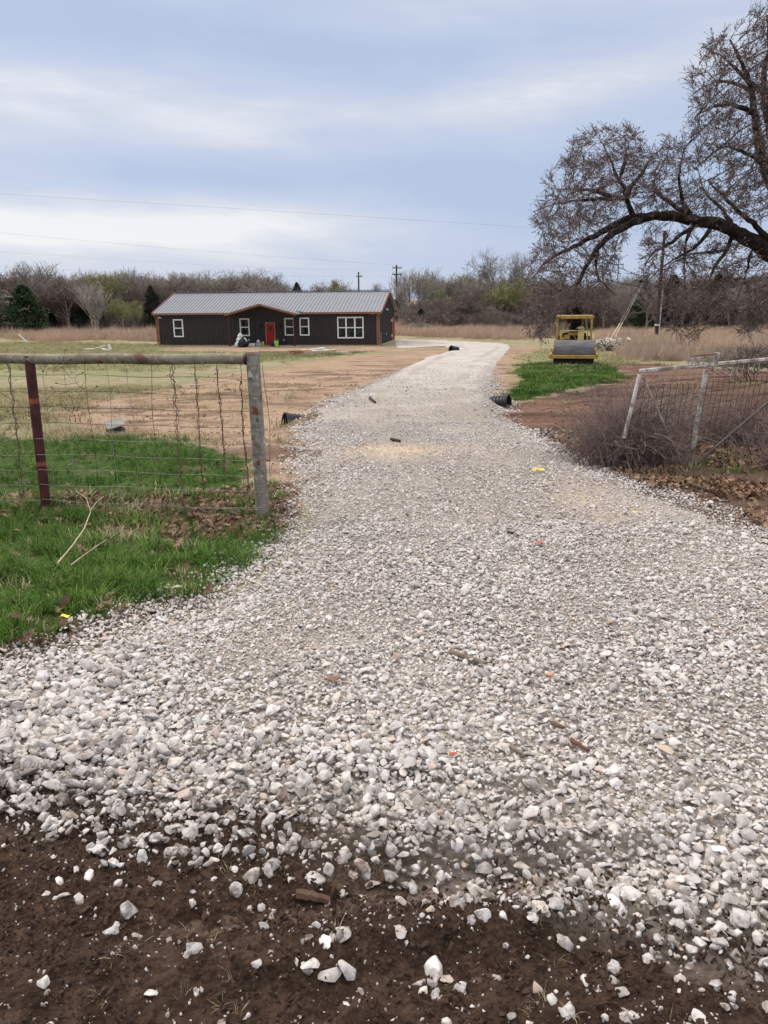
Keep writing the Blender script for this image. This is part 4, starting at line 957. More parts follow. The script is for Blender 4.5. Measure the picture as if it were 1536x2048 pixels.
    root = empty('oak_tree', (float(P_[0][0]), float(P_[0][1]), float(P_[0][2])), label='large bare oak with a thick arching limb at the right, over the roller', cat='tree')
    off = P_[0]; rr2 = rr2*(1+.10*gn(P2[:,0]*3+P2[:,2]*5, P2[:,1]*4-P2[:,2]*3)*(rr2 > .03)); thick = rr2 > .028
    link('trunk', tubes('trunk', P2-off, pr2, rr2, M_BARKD, 9, thick), root)
    tw = tubes('crown', P2-off, pr2, rr2, simple('oak_twigs', (.125,.10,.093), .9, var=.3, sc=3), 3, ~thick)
    tt = rng.uniform(.4, 1.05, (m_*2, 1)); bs = np.repeat(P_[src], 2, 0)*(1-tt)+np.repeat(q1, 2, 0)*tt+rng.normal(0, .012, (m_*2, 3)); bs = bs[rng.random(m_*2) < .5]
    bud = cards('bud', bs-off, .024, simple('oak_buds', (.24,.175,.16), .85, var=.35, sc=4), 4, .55)
    link('crown', join_meshes('crown', [tw, bud]), root)
oak()

# ------------------------------------------------------------------ utility poles and wires
M_POLE = simple('weathered_pole', (.10,.080,.068), .9, var=.3, sc=2); M_POLED = simple('dark_pole', (.05,.042,.038), .9, var=.25, sc=2)
M_GALV = simple('galvanised_steel', (.55,.55,.54), .5, .3, var=.15, sc=8); M_WIREK = simple('wire', (.42,.43,.47), .6, .1)
def at_rp(px, py, P, n):
    d = ray(px, py); o = np.array([0, 0, CAMH]); t = np.dot(np.array(P)-o, n)/np.dot(d, n); return Vector(o+d*t)
def pole(px, ytop, depth, r_, arms, label, width=2.4, yaw=0.0, name='utility_pole'):
    q = atd(px, ytop, depth); x, y = q.x, q.y; z = gz(x, y); H = q.z-z
    e = empty(name, (x, y, z), yaw, label=label, cat='utility pole')
    MB().tube([(0,0,-.3),(0,0,H)], [r_, r_*.7], 10).obj('pole', M_POLED, e, smooth=True)
    for ya in arms:
        za = atd(px, ya, depth).z-z
        a = MB().box((0, -r_-.05, za), (width, .12, .14)).obj('crossarm', M_POLED, e)
        for s_ in (-1, -.5, .5, 1): MB().lathe([(.03,0),(.06,.04),(.05,.12),(.07,.16),(.03,.26)], 8, (s_*width*.46, -r_-.05, za+.05)).obj('insulator', M_GALV, a)
    return e, Vector((x, y, z)), H
pole(793, 530, 128, .17, (536, 549), 'dark utility pole with two crossarms just right of the house', 1.5, .25)
pole(717, 544, 138, .17, (553,), 'utility pole rising behind the right part of the house roof', 1.2, .6)
pole(819, 553, 170, .13, (), 'thin distant pole between the crossarm pole and the pale trees')
pole(1238, 517, 190, .14, (529,), 'far utility pole seen under the arch of the oak limb', 2.4, .2)
PB = G0(1312, 676, lambda a, b: base_z(a, b)); pd_ = PB[1]
npole, nb, nH = pole(1327, 462, pd_, .18, (470,), 'near utility pole with a white riser pipe, right of the roller', 2.4, 1.2)
npole.location.x = PB[0]; npole.rotation_euler = (0, R(2.2)*0 + .0, 1.2)
MB().tube([(-.05,-.24,0),(-.05,-.24,4.6)], .055, 8).obj('riser_pipe', M_GALV, npole, smooth=True, label='white riser pipe')
MB().lathe([(.20,0),(.25,.02),(.25,.16),(.20,.18)], 14, (0,0,1.15)).obj('band', M_GALV, npole)
def guy(px, py, gd, label, m_g):
    a = at(px, py); a.z += .05; b = Vector((PB[0], pd_, gz(*PB)+8.6)); L_ = (b-a); e = empty('guy_wire', a, label=label, cat='guy wire', group='guy wires of the near utility pole')
    MB().tube([(0,0,0), L_], .009, 5).obj('cable', M_GALV, e)
    MB().tube([L_.normalized()*.1, L_.normalized()*gd], .038, 8).obj('guard', m_g, e, smooth=True)
M_GUARD = simple('faded_guard', (.62,.53,.36), .6, var=.12)
guy(1218, 686, 2.7, 'left of two slanting guy wires with pale guards, anchored by the brush pile', M_GUARD)
guy(1225, 684, 2.5, 'right of two slanting guy wires with pale guards, anchored by the brush pile', M_GUARD)
def wire(pts, r_, label, depths):
    P_ = [atd(px, py, d) for (px, py), d in zip(pts, depths)]; out = []
    A, B = P_[0], P_[-1]
    for i in range(41):
        t = i/40; p = A.lerp(B, t)
        # fit the sag to the middle point
        tm = (P_[1].x-A.x)/(B.x-A.x); zm = A.lerp(B, tm).z; k = (P_[1].z-zm)/(tm*(1-tm)); p.z += k*t*(1-t); out.append(p-A)
    MB().tube(out, r_, 4, False).obj('power_line', M_WIREK, None, A, label=label, cat='power line', group='power lines across the sky')
wire([(-260,372),(292,406),(1326,472)], .007, 'uppermost thin power line crossing the sky at the left', (60,60,60))
wire([(-260,440),(365,491),(793,530)], .008, 'second power line, sagging just above the trees at the left', (80,95,128))
wire([(-260,480),(469,527),(793,541)], .007, 'faint third power line skimming the tree tops', (90,105,128))
wire([(-260,515),(400,548),(793,552)], .008, 'lowest faint power line in front of the tree tops', (95,110,128))

# ------------------------------------------------------------------ the house
M_SID = simple('dark_brown_siding', (.034,.026,.025), .45, .1, var=.12, sc=2, spec=.4)
M_RUST = simple('copper_trim', (.27,.125,.082), .45, .15, var=.15, sc=3); M_WHITE = simple('white_vinyl', (.80,.80,.79), .45, var=.05)
M_CONC = simple('concrete', (.45,.42,.38), .9, var=.15, sc=5); M_DOOR = simple('red_door', (.36,.012,.014), .4, var=.08)
M_BLK = simple('black_plastic', (.012,.012,.013), .5, var=.2); M_RED2 = simple('dark_red_steel', (.09,.022,.02), .5, .1, var=.2)
def mat_roof():
    t = NT('galvalume_roof'); n = t.noise(1.3, 4); return t.set(t.mix(n, (.215,.235,.265), (.29,.305,.335)), .42, .35, .5)
M_ROOF = mat_roof()
def mat_glass():
    t = NT('window_glass'); n = t.noise(2.2, 3); return t.set(t.mix(t.ss(n, .45, .65), (.004,.007,.009), (.03,.042,.046)), .06, 0, .5)  # lighter patches painted into the colour as reflections on the panes
M_GLASS = mat_glass()
def house():
    HL, HW, HR, HE, yaw = 19.38, 9.84, 4.385, 2.75, -.1502
    o = Vector((-.3365, 65.895, -1.835)); e = empty('house', o, yaw, label='long dark brown metal house with grey roof, copper trim and red door', cat='house')
    ca, sa = math.cos(yaw), math.sin(yaw); ax = Vector((ca, sa, 0)); ay = Vector((-sa, ca, 0))
    def hw(px, py, yl=0.0):
        p = at_rp(px, py, o+ay*yl, np.array(ay)); q = p-o; return q.dot(ax), q.z
    def hx(px, py, xl=0.0):
        p = at_rp(px, py, o+ax*xl, np.array(ax)); q = p-o; return q.dot(ay), q.z
    s_ = (HR-HE)/(HW/2)
    # body
    m = MB(); m.add([(-HL,.03,0),(-.03,.03,0),(-.03,HW,0),(-HL,HW,0),(-HL,.03,HE),(-.03,.03,HE),(-.03,HW,HE),(-HL,HW,HE),(-HL,HW/2,HR-.02),(-.03,HW/2,HR-.02)],
        [(0,1,5,4),(2,3,7,6),(1,2,6,9,5),(3,0,4,8,7),(0,3,2,1)]); m.obj('wall', M_SID, e)
    m = MB(); x = -HL
    def prof(mb, x0, x1, z0, z1, axis, off, sgn):
        pts = []; n = int((x1-x0)/.235)
        for i in range(n+1):
            u = x0+i*(x1-x0)/n
            for du, dv in ((-.04,0),(-.02,.034),(.02,.034),(.04,0)): pts.append((min(max(u+du, x0), x1), off+sgn*dv))
        return pts
    for (xa, xb, za) in ((-HL, 0, 0),):
        pts = prof(m, xa, xb, 0, HE, 0, 0, -1); vs = [(u, v, .02) for u, v in pts]+[(u, v, HE-.01) for u, v in pts]; n = len(pts); m.add(vs, [(i, i+1, n+i+1, n+i) for i in range(n-1)])
    m.obj('siding', M_SID, e)
    m = MB(); pts = prof(m, 0, HW, 0, HE, 1, 0, 1); vs = [(v, u, .02) for u, v in pts]+[(v, u, HE+s_*min(u, HW-u)-.03) for u, v in pts]; n = len(pts); m.add(vs, [(i, i+1, n+i+1, n+i) for i in range(n-1)]); m.obj('siding', M_SID, e)
    MB().bx(-HL-.06, .06, -.05, HW+.05, -.35, .0).obj('foundation', M_CONC, e)
    # roof: pitched slabs with standing ribs; the front overhang stops either side of the porch
    ov, og = .30, .28; z0 = HE-s_*ov
    yp = -1.95; xl, _z = hw(456.5, 626.5, yp); xr, _z = hw(587, 625, yp)
    def ye(x): return -.02 if xl-.24 < x < xr+.24 else -ov
    m = MB()
    for (xa, xb, ya, yb) in ((-HL-og, xl-.24, -ov, HW/2), (xl-.24, xr+.24, -.02, HW/2), (xr+.24, og, -ov, HW/2), (-HL-og, og, HW+ov, HW/2)):
        za = HE+s_*(ya if ya < 1 else HW-ya)
        m.add([(xa, ya, za+.06),(xb, ya, za+.06),(xb, yb, HR+.06),(xa, yb, HR+.06),(xa, ya, za),(xb, ya, za),(xb, yb, HR),(xa, yb, HR)],
              [(0,1,2,3),(7,6,5,4),(0,4,5,1),(1,5,6,2),(3,7,4,0)])
    rf = m.obj('roof', M_ROOF, e)
    m = MB(); n = int((HL+2*og)/.30)
    for i in range(1, n):
        x = -HL-og+i*(HL+2*og)/n
        for ya, yb in ((ye(x), HW/2), (HW+ov, HW/2)):
            w_ = .022; h = .045; za, zb = HE+s_*(ya if ya < 1 else HW-ya)+.061, HR+.061
            m.add([(x-w_,ya,za),(x+w_,ya,za),(x+w_*.6,ya,za+h),(x-w_*.6,ya,za+h),(x-w_,yb,zb),(x+w_,yb,zb),(x+w_*.6,yb,zb+h),(x-w_*.6,yb,zb+h)], [(0,1,2,3),(7,6,5,4),(0,3,7,4),(3,2,6,7),(2,1,5,6)])
    m.obj('seam', M_ROOF, rf)
    m = MB()
    for i in range(n): x = -HL-og+(i+.5)*(HL+2*og)/n; m.box((x, HW/2, HR+.12), (.16, .34, .05))
    m.bx(-HL-og, og, HW/2-.12, HW/2+.12, HR+.145, HR+.17); m.obj('ridge_cap', simple('ridge_cap', (.22,.225,.24), .5, .3), rf)
    # trims
    m = MB(); m.bx(-HL-og-.02, xl-.24, -ov-.05, -ov-.002, z0-.08, z0+.075).bx(xr+.24, og+.02, -ov-.05, -ov-.002, z0-.08, z0+.075)
    m.bx(-HL-og-.02, og+.02, HW+ov+.002, HW+ov+.05, z0-.10, z0+.085); m.obj('eave_trim', M_RUST, e)
    for x0, x1 in ((og+.002, og+.06), (-HL-og-.06, -HL-og-.002)):
        m = MB()
        for ya, yb in ((-ov, HW/2), (HW+ov, HW/2)):
            m.add([(x,y,z) for x in (x0, x1) for (y, z) in ((ya,z0-.10),(yb,HR-.10),(yb,HR+.13),(ya,z0+.13))], [(0,1,2,3),(7,6,5,4),(0,4,5,1),(3,2,6,7),(0,3,7,4),(1,5,6,2)])
        m.obj('rake_trim', M_RUST, e)
    for x, y, s1, s2 in ((0, 0, 1, -1), (-HL, 0, -1, -1), (0, HW, 1, 1)):
        MB().bx(x+s1*.045, x-s1*.14, y+s2*.045, y+s2*.028, 0.0, HE-.12).bx(x+s1*.045, x+s1*.026, y+s2*.028, y-s2*.14, 0.0, HE-.12).obj('corner_trim', M_RUST, e)
    MB().bx(-HL+.14, -.14, -.038, -.026, 0, .05).obj('base_trim', M_RUST, e)
    for x, sg in ((.10, 1), (-HL-.08, -1)):
        MB().tube([(x, -.33, z0-.08), (x, -.30, z0-.25), (x, -.09, z0-.42), (x, -.09, .35), (x+.03*sg, -.16, .12), (x+.30*sg, -.42, .03)], .05, 8).obj('downspout', M_RUST, e, smooth=True)
    # windows
    def win(x0, y0, x1, y1, cols=1):
        a, zt = hw(x0, y0); b, zb = hw(x1, y1); am, _ = hw(x0, y1); a = (a+am)/2+.02*0; bb, _ = hw(x1, y0); b = (b+bb)/2; fw = .10
        m = MB(); y_a, y_b = -.075, -.026
        m.bx(a, b, y_a, y_b, zt-fw, zt).bx(a, b, y_a, y_b, zb, zb+fw).bx(a, a+fw, y_a, y_b, zb+fw, zt-fw).bx(b-fw, b, y_a, y_b, zb+fw, zt-fw)
        for i in range(1, cols): x = a+(b-a)*i/cols; m.bx(x-fw*.6, x+fw*.6, y_a, y_b, zb+fw, zt-fw)
        zm = (zt+zb)/2
        for i in range(cols):
            xa = a+(b-a)*i/cols+(fw if i == 0 else fw*.6); xb = a+(b-a)*(i+1)/cols-(fw if i == cols-1 else fw*.6); m.bx(xa, xb, y_a+.01, y_b, zm-.04, zm+.04)
        w_ = m.obj('window', M_WHITE, e)
        MB().bx(a+.03, b-.03, -.045, -.03, zb+.03, zt-.03).obj('pane', M_GLASS, w_)
    xl0 = 346; win(347.5, 638.5, 367, 674); win(480, 636.8, 499.5, 672); win(569.5, 636, 589, 671); win(599.5, 635.3, 619, 671); win(675, 633.8, 727.5, 676.5, 3)
    # door
    a, zt = hw(530.2, 644.8); b, _ = hw(550, 644.6); a += .02
    MB().bx(a, a+.07, -.075, -.026, .02, zt).bx(b-.07, b, -.075, -.026, .02, zt).bx(a+.07, b-.07, -.075, -.026, zt-.07, zt).obj('door_frame', simple('door_frame', (.42,.19,.12), .5), e)
    d = MB().bx(a+.07, b-.07, -.055, -.03, .02, zt-.07).obj('door', M_DOOR, e)
    MB().bx(a+.27, b-.27, -.065, -.057, zt-.62, zt-.30).obj('pane', M_GLASS, d)
    m = MB()
    for k in range(2):
        for z1, z2 in ((.25,.85),(1.0,1.45)):
            xa = a+.17+k*((b-a)/2-.09); m.bx(xa, xa+(b-a)/2-.26, -.064, -.056, z1, z2)
    m.obj('panel', M_DOOR, d); MB().tube([(b-.16,-.06,1.0),(b-.16,-.13,1.0),(b-.27,-.13,1.0)], .015, 6).obj('handle', M_BLK, d)
    for px in (522, 560): 
        x, z = hw(px, 652); MB().bx(x-.07, x+.07, -.16, -.03, z-.10, z+.16).bx(x-.05, x+.05, -.14, -.04, z-.18, z-.10).obj('wall_lamp', M_BLK, e)
    # porch
    yp = -1.95; xl, zl = hw(456.5, 626.5, yp); xr, zr = hw(587, 625, yp); xc, zp = hw(517.5, 609.5, yp); ze = HE-.12; zp = max(zp, 3.2); xc = (xl+xr)/2*.5+xc*.5
    yb_ = (zp-HE)/s_; m = MB(); th = .07
    for xe in (xl-.25, xr+.25):
        zee = ze-(zp-ze)*.25/((xr-xl)/2); m.add([(xe,yp-.15,zee+th),(xc,yp-.15,zp+th),(xc,yb_+.3,zp+th),(xe,.15,zee+th),(xe,yp-.15,zee),(xc,yp-.15,zp),(xc,yb_+.3,zp),(xe,.15,zee)], [(0,1,2,3),(7,6,5,4),(0,4,5,1),(0,3,7,4)])
    pr_ = m.obj('porch_roof', simple('porch_roof', (.20,.21,.22), .5, .3), e)
    m = MB()
    for xe in (xl-.27, xr+.27):
        zee = ze-(zp-ze)*.27/((xr-xl)/2); m.add([(x, y, z) for y in (yp-.20, yp-.152) for x, z in ((xe, zee-.07),(xc, zp-.07),(xc, zp+.09),(xe, zee+.09))], [(0,1,2,3),(7,6,5,4),(0,4,5,1),(3,2,6,7),(0,3,7,4)])
    m.obj('rake_trim', M_RUST, pr_)
    for x in (xl, xr): MB().box((x, yp, ze/2+.03), (.10, .10, ze-.06)).box((x, yp, .06), (.18,.18,.08)).obj('porch_post', M_RED2, e)
    MB().bx(xl-.2, xr+.2, yp-.2, -.06, -.3, -.02).obj('porch_slab', M_CONC, e)
    m = MB(); m.add([(xl,-.05,HE-.2),(xr,-.05,HE-.2),(xr,-.05,ze),(xc,-.05,zp-.01),(xl,-.05,ze)], [(0,1,2,3,4)]); m.obj('gable_siding', M_SID, e)
    # flood lights, taps and vents
    def flood(loc, d_):
        l_ = MB().box(loc, (.12,.05,.10)).obj('flood_light', M_WHITE, e, bevel=.01)
        for s1 in (-.09, .09): MB().lathe([(.03,0),(.05,.02),(.065,.12),(.06,.13)], 10, (loc[0]+s1*abs(d_[1])+d_[0]*.03, loc[1]+s1*abs(d_[0])+d_[1]*.03, loc[2]-.03), Euler((R(-100)*d_[1]*-1, R(100)*d_[0], 0))).obj('lamp_head', M_WHITE, l_)
    x, z = hw(745, 626); flood((x, -.07, z), (0, -1)); x, z = hw(314, 635); flood((-HL+.25, -.07, z), (0, -1))
    y, z = hx(771, 618); flood((.06, min(max(y, 2), 6), z), (1, 0))
    for px, py in ((498.5, 680), (568, 680)):
        x, z = hw(px, py); MB().lathe([(.05,0),(.07,.03),(.03,.09)], 10, (x,-.03,z), Euler((R(90),0,0))).obj('outlet_cover', M_WHITE, e)
    # end wall door and fittings
    ya, yb2 = HW-1.75, HW-.85
    f = MB().bx(.03, .075, ya, ya+.07, .02, 2.12).bx(.03, .075, yb2-.07, yb2, .02, 2.12).bx(.03, .075, ya+.07, yb2-.07, 2.05, 2.12).obj('door_frame', M_RUST, e)
    d = MB().bx(.03, .055, ya+.07, yb2-.07, .02, 2.05).obj('door', M_DOOR, e); MB().tube([(.06,ya+.16,1.0),(.12,ya+.16,1.0),(.12,ya+.28,1.0)], .015, 6).obj('handle', M_GALV, d)
    MB().bx(.03, .12, ya-.5, ya-.3, 1.75, 1.95).obj('wall_lamp', M_WHITE, e); MB().bx(.03, .10, ya-.42, ya-.26, .35, .6).obj('outlet_cover', M_WHITE, e)
    MB().lathe([(.06,0),(.08,.03),(.05,.06)], 10, (.03, 4.2, .75), Euler((0,R(90),0))).obj('vent', M_GALV, e)
    MB().tube([(.12,.75,0),(.10,.75,1.05)], .03, 6).obj('stake', simple('grey_stake', (.38,.38,.35), .7), None, o, (0,0,yaw), label='thin grey stake leaning on the end wall near the front corner', cat='stake')
    # loose things on the porch and in front (all stand on the slab)
    def pt(px, yl): x, _ = hw(px, 690, yl); return o + ax*x + ay*yl
    def crumple(seed, sx_, sy_, sz_, mat, parent=None, loc=(0,0,0), name='bag', peak=.0, **k):
        bm = bmesh.new(); bmesh.ops.create_icosphere(bm, subdivisions=3, radius=1); 
        for v in bm.verts:
            c_ = v.co.copy(); d_ = float(gn(c_.x*2.1+seed, c_.y*2.1+c_.z*1.7))*.28+float(gn(c_.x*5+seed, c_.z*5+c_.y*3))*.12; t_ = max(0, c_.z)
            f_ = (1+d_)*(1-peak*t_*.75); v.co = Vector((c_.x*f_*sx_, c_.y*f_*sy_, max(-.75, c_.z)*sz_*(1+d_*.4)+sz_*.75+(peak*t_**3*.35*sz_)))
        me = bpy.data.meshes.new(name); bm.to_mesh(me); bm.free(); me.materials.append(mat); return link(name, me, parent, loc, **k)
    bag_w = simple('white_plastic_bag', (.72,.72,.72), .5, var=.08); bag_k = simple('black_bin_bag', (.010,.010,.011), .3, var=.3)
    crumple(1, .42, .36, .48, bag_k, None, pt(485.5, -2.5)+Vector((0,0,-.12)), 'rubbish_bag', .6, label='black rubbish bag slumped at the left end of the porch', cat='bag')
    wb = [(476, -2.1, .26, 0, 'lower left of the white bags heaped behind the black rubbish bag'),(479, -2.0, .25, .36, 'white bag lying in the middle of the heap beside the left porch post'),(481.5, -1.9, .22, .72, 'topmost white bag of the heap behind the black rubbish bag'),(489, -1.8, .24, .32, 'white bag at the right of the heap, above the black bag')]
    for i, (px, yl, s1, zz, lb) in enumerate(wb): crumple(5+i, s1, s1*.8, s1, bag_w, None, pt(px, yl)+Vector((0,0,zz-.02)), 'white_bag', .3, label=lb, cat='bag', group='white bags on the porch')
    def boxx(px, yl, w_, d_, h, mat, label, name='carton', cat='box', grp=None):
        p = pt(px, yl); e2 = empty(name, p, yaw+random.uniform(-.2,.2), label=label, cat=cat, group=grp)
        MB().box((0,0,h/2), (w_, d_, h)).obj('body', mat, e2, bevel=.008); MB().box((0,-d_*.25,h+.012), (w_*.98, d_*.48, .015), ).box((0,d_*.27,h+.03), (w_*.98, d_*.44, .015), rot=Euler((.12,0,0))).obj('flap', mat, e2)
    boxx(505, -.9, .50, .40, .18, simple('white_carton', (.70,.70,.70), .7, var=.06), 'low white carton on the porch between the bags and the door')
    boxx(518.5, -.9, .46, .36, .26, simple('grey_carton', (.36,.36,.37), .7, var=.1), 'grey carton with crumpled paper on it, left of the red door')
    crumple(11, .15, .14, .11, bag_w, None, pt(517, -.9)+Vector((0,0,.30)), 'paper_bundle', .4, label='crumpled white paper on top of the grey carton', cat='paper')
    p = pt(526.5, -.8); e2 = empty('jug', p, label='small yellow jug left of the red door', cat='jug'); MB().box((0,0,.15), (.18,.14,.30)).obj('body', simple('yellow_plastic', (.62,.60,.08), .5), e2, bevel=.03); MB().lathe([(.03,0),(.03,.06)], 8, (0,0,.30)).obj('cap', M_WHITE, e2)
    p = pt(553, -1.3); e2 = empty('bucket', p, label='lime green bucket on the porch right of the red door', cat='bucket')
    MB().lathe([(.15,0),(.155,.01),(.19,.44),(.20,.45),(.185,.45),(.15,.04)], 20).obj('body', simple('lime_plastic', (.45,.72,.12), .45), e2, smooth=True); MB().tube([(.19*math.cos(a), -.02, .42+.18*math.sin(a)) for a in np.linspace(0, math.pi, 9)], .006, 5).obj('handle', M_GALV, e2)
    crumple(15, .30, .26, .26, simple('dark_grey_bag', (.03,.035,.035), .5), None, pt(547, -1.0)+Vector((0,0,-.03)), 'rubbish_bag', .4, label='small dark bag beside the lime green bucket', cat='bag')
    p = pt(561.5, -.75); e2 = empty('hand_truck', p, yaw+.3, label='upright hand truck with tall dark handle right of the green bucket', cat='hand truck')
    MB().tube([(-.16,0,.12),(-.14,.12,1.35),(-.06,.16,1.48),(.06,.16,1.48),(.14,.12,1.35),(.16,0,.12)], .02, 6).tube([(-.15,.03,.45),(.15,.03,.45)], .014, 5).tube([(-.15,.07,.85),(.15,.07,.85)], .014, 5).obj('frame', M_BLK, e2)
    MB().box((0,-.14,.03), (.36,.26,.012)).obj('toe_plate', M_GALV, e2)
    for s1 in (-1, 1): MB().lathe([(.05,-.03),(.11,-.03),(.13,0),(.11,.03),(.05,.03)], 14, (s1*.20,.05,.13), Euler((0,R(90),0))).obj('wheel', M_BLK, e2)
house()

# piles of boards and scraps out on the yard
M_BOARD = simple('raw_board', (.52,.42,.30), .8, var=.25, sc=4); M_PALE = simple('pale_board', (.66,.62,.55), .8, var=.15, sc=4); M_RBOARD = simple('reddish_board', (.34,.16,.10), .8, var=.2)
def board(px, py, L_, w_, h, rz, tilt, mat, label, grp, dz=0.0):
    p = at(px, py); p.z += h/2+.02+dz
    MB().box((0,0,0), (L_, w_, h)).box((L_*.3,0,h*.5+.004), (.04, w_*.9, .01)).obj('board', mat, None, p, (0, tilt, rz), bevel=.006, label=label, cat='board', group=grp)
g_ = 'scrap boards before the house'
board(601, 708, 1.5, .7, .22, .15, 0, M_RBOARD, 'thick reddish board at the left end of the scrap pile before the house', g_)
board(622, 707, 1.3, .4, .18, -.3, .05, M_PALE, 'pale board touching the reddish one in the scrap pile', g_, .02)
board(634, 706, 1.1, .35, .12, .5, -.10, M_PALE, 'pale board propped highest in the middle of the scrap pile', g_, .16)
board(640, 708, 2.1, .4, .16, .1, -.05, M_BOARD, 'long tan board lying under the propped one in the scrap pile', g_, .04)
board(652, 706, 1.3, .4, .16, -.5, .06, M_PALE, 'pale board at the right of the scrap pile heart', g_, .04)
board(664, 706, 1.2, .20, .05, .25, .03, M_RBOARD, 'thin brown board near the right end of the scrap pile', g_)
board(684, 706, .9, .25, .06, -.2, 0, M_PALE, 'short pale board lying apart, right of the scrap pile', g_)
board(693, 709, .9, .12, .05, .9, 0, M_BOARD, 'narrow tan stick of wood, last on the right of the scrap pile', g_)
g_ = 'white scraps on the far left yard'
board(178, 701, .75, .3, .14, .05, 0, M_PALE, 'blocky white scrap at the left of the far yard litter', g_)
board(196, 701, 1.25, .12, .06, .35, -.28, M_PALE, 'long pale plank propped across the far yard litter', g_, .17)
board(207, 701, .5, .25, .14, -.6, .1, M_PALE, 'white scrap under the high end of the propped plank', g_)
board(213, 702, .5, .25, .10, .5, 0, M_PALE, 'low white scrap between the plank and the upright one', g_)
board(220, 701, .42, .2, .16, .1, R(75), M_WHITE, 'upright white scrap at the right end of the far yard litter', g_, .16)
board(46, 684, .95, .5, .15, .5, R(50), M_WHITE, 'white tilted panel lying before the brush at the far left', None, .32)
board(55, 685, .6, .3, .12, -.4, 0, M_PALE, 'small pale scrap just right of the white tilted panel', None, .0)

# ------------------------------------------------------------------ pipe fence at the left
def mat_pipe():
    t = NT('weathered_silver_pipe'); n = t.noise(9, 6, .65); n2 = t.noise(28, 5, .6); n3 = t.noise(3.5, 4)
    c = t.mix(t.ss(n2, .3, .7), (.17,.155,.13), (.34,.32,.28)); c = t.mix(t.m('MULTIPLY', t.ss(n, .5, .66), .75), c, (.15,.105,.075)); c = t.mix(t.ss(n3, .60, .70), c, (.20,.095,.055))
    c = t.mix(t.ss(t.noise(14, 3), .62, .70), c, (.56,.55,.52)); return t.set(c, .55, .25, .4, n2, .3, .004)
def mat_rail():
    t = NT('weathered_rail'); n = t.noise(7, 7, .7); n2 = t.noise(22, 6, .7, t.mapv((2.5,1,1))); g = t.n('ShaderNodeNewGeometry'); s_ = t.n('ShaderNodeSeparateXYZ'); t.l(g.outputs['Normal'], s_.inputs[0])
    c = t.mix(t.ss(n, .32, .62), (.155,.115,.08), (.30,.27,.21)); c = t.mix(t.ss(n2, .54, .68), c, (.47,.44,.38)); c = t.mix(t.ss(t.noise(3, 4), .58, .66), c, (.14,.075,.05)); c = t.mix(t.ss(t.noise(4, 3, .5, t.mapv((1,1,1), loc=(5,3,1))), .66, .72), c, (.22,.045,.035))
    return t.set(c, .75, .1, .3, n2, .6, .006)
M_PIPE = mat_pipe(); M_RAIL = mat_rail(); M_MAROON = simple('maroon_paint', (.072,.018,.019), .5, .1, var=.45, sc=9, bump=.25, spec=.4)
M_RUSTP = simple('rust_patch', (.20,.07,.035), .85, var=.5, sc=60); M_TAPE = simple('red_tape', (.30,.07,.05), .7, var=.3, sc=60)
M_WIREG = simple('mesh_wire', (.30,.31,.29), .5, .5, var=.3, sc=20); M_WIRED = simple('rusty_mesh_wire', (.075,.055,.048), .8, .2, var=.4, sc=20)
M_VINE = simple('dead_vine', (.13,.085,.065), .9, var=.35, sc=20)
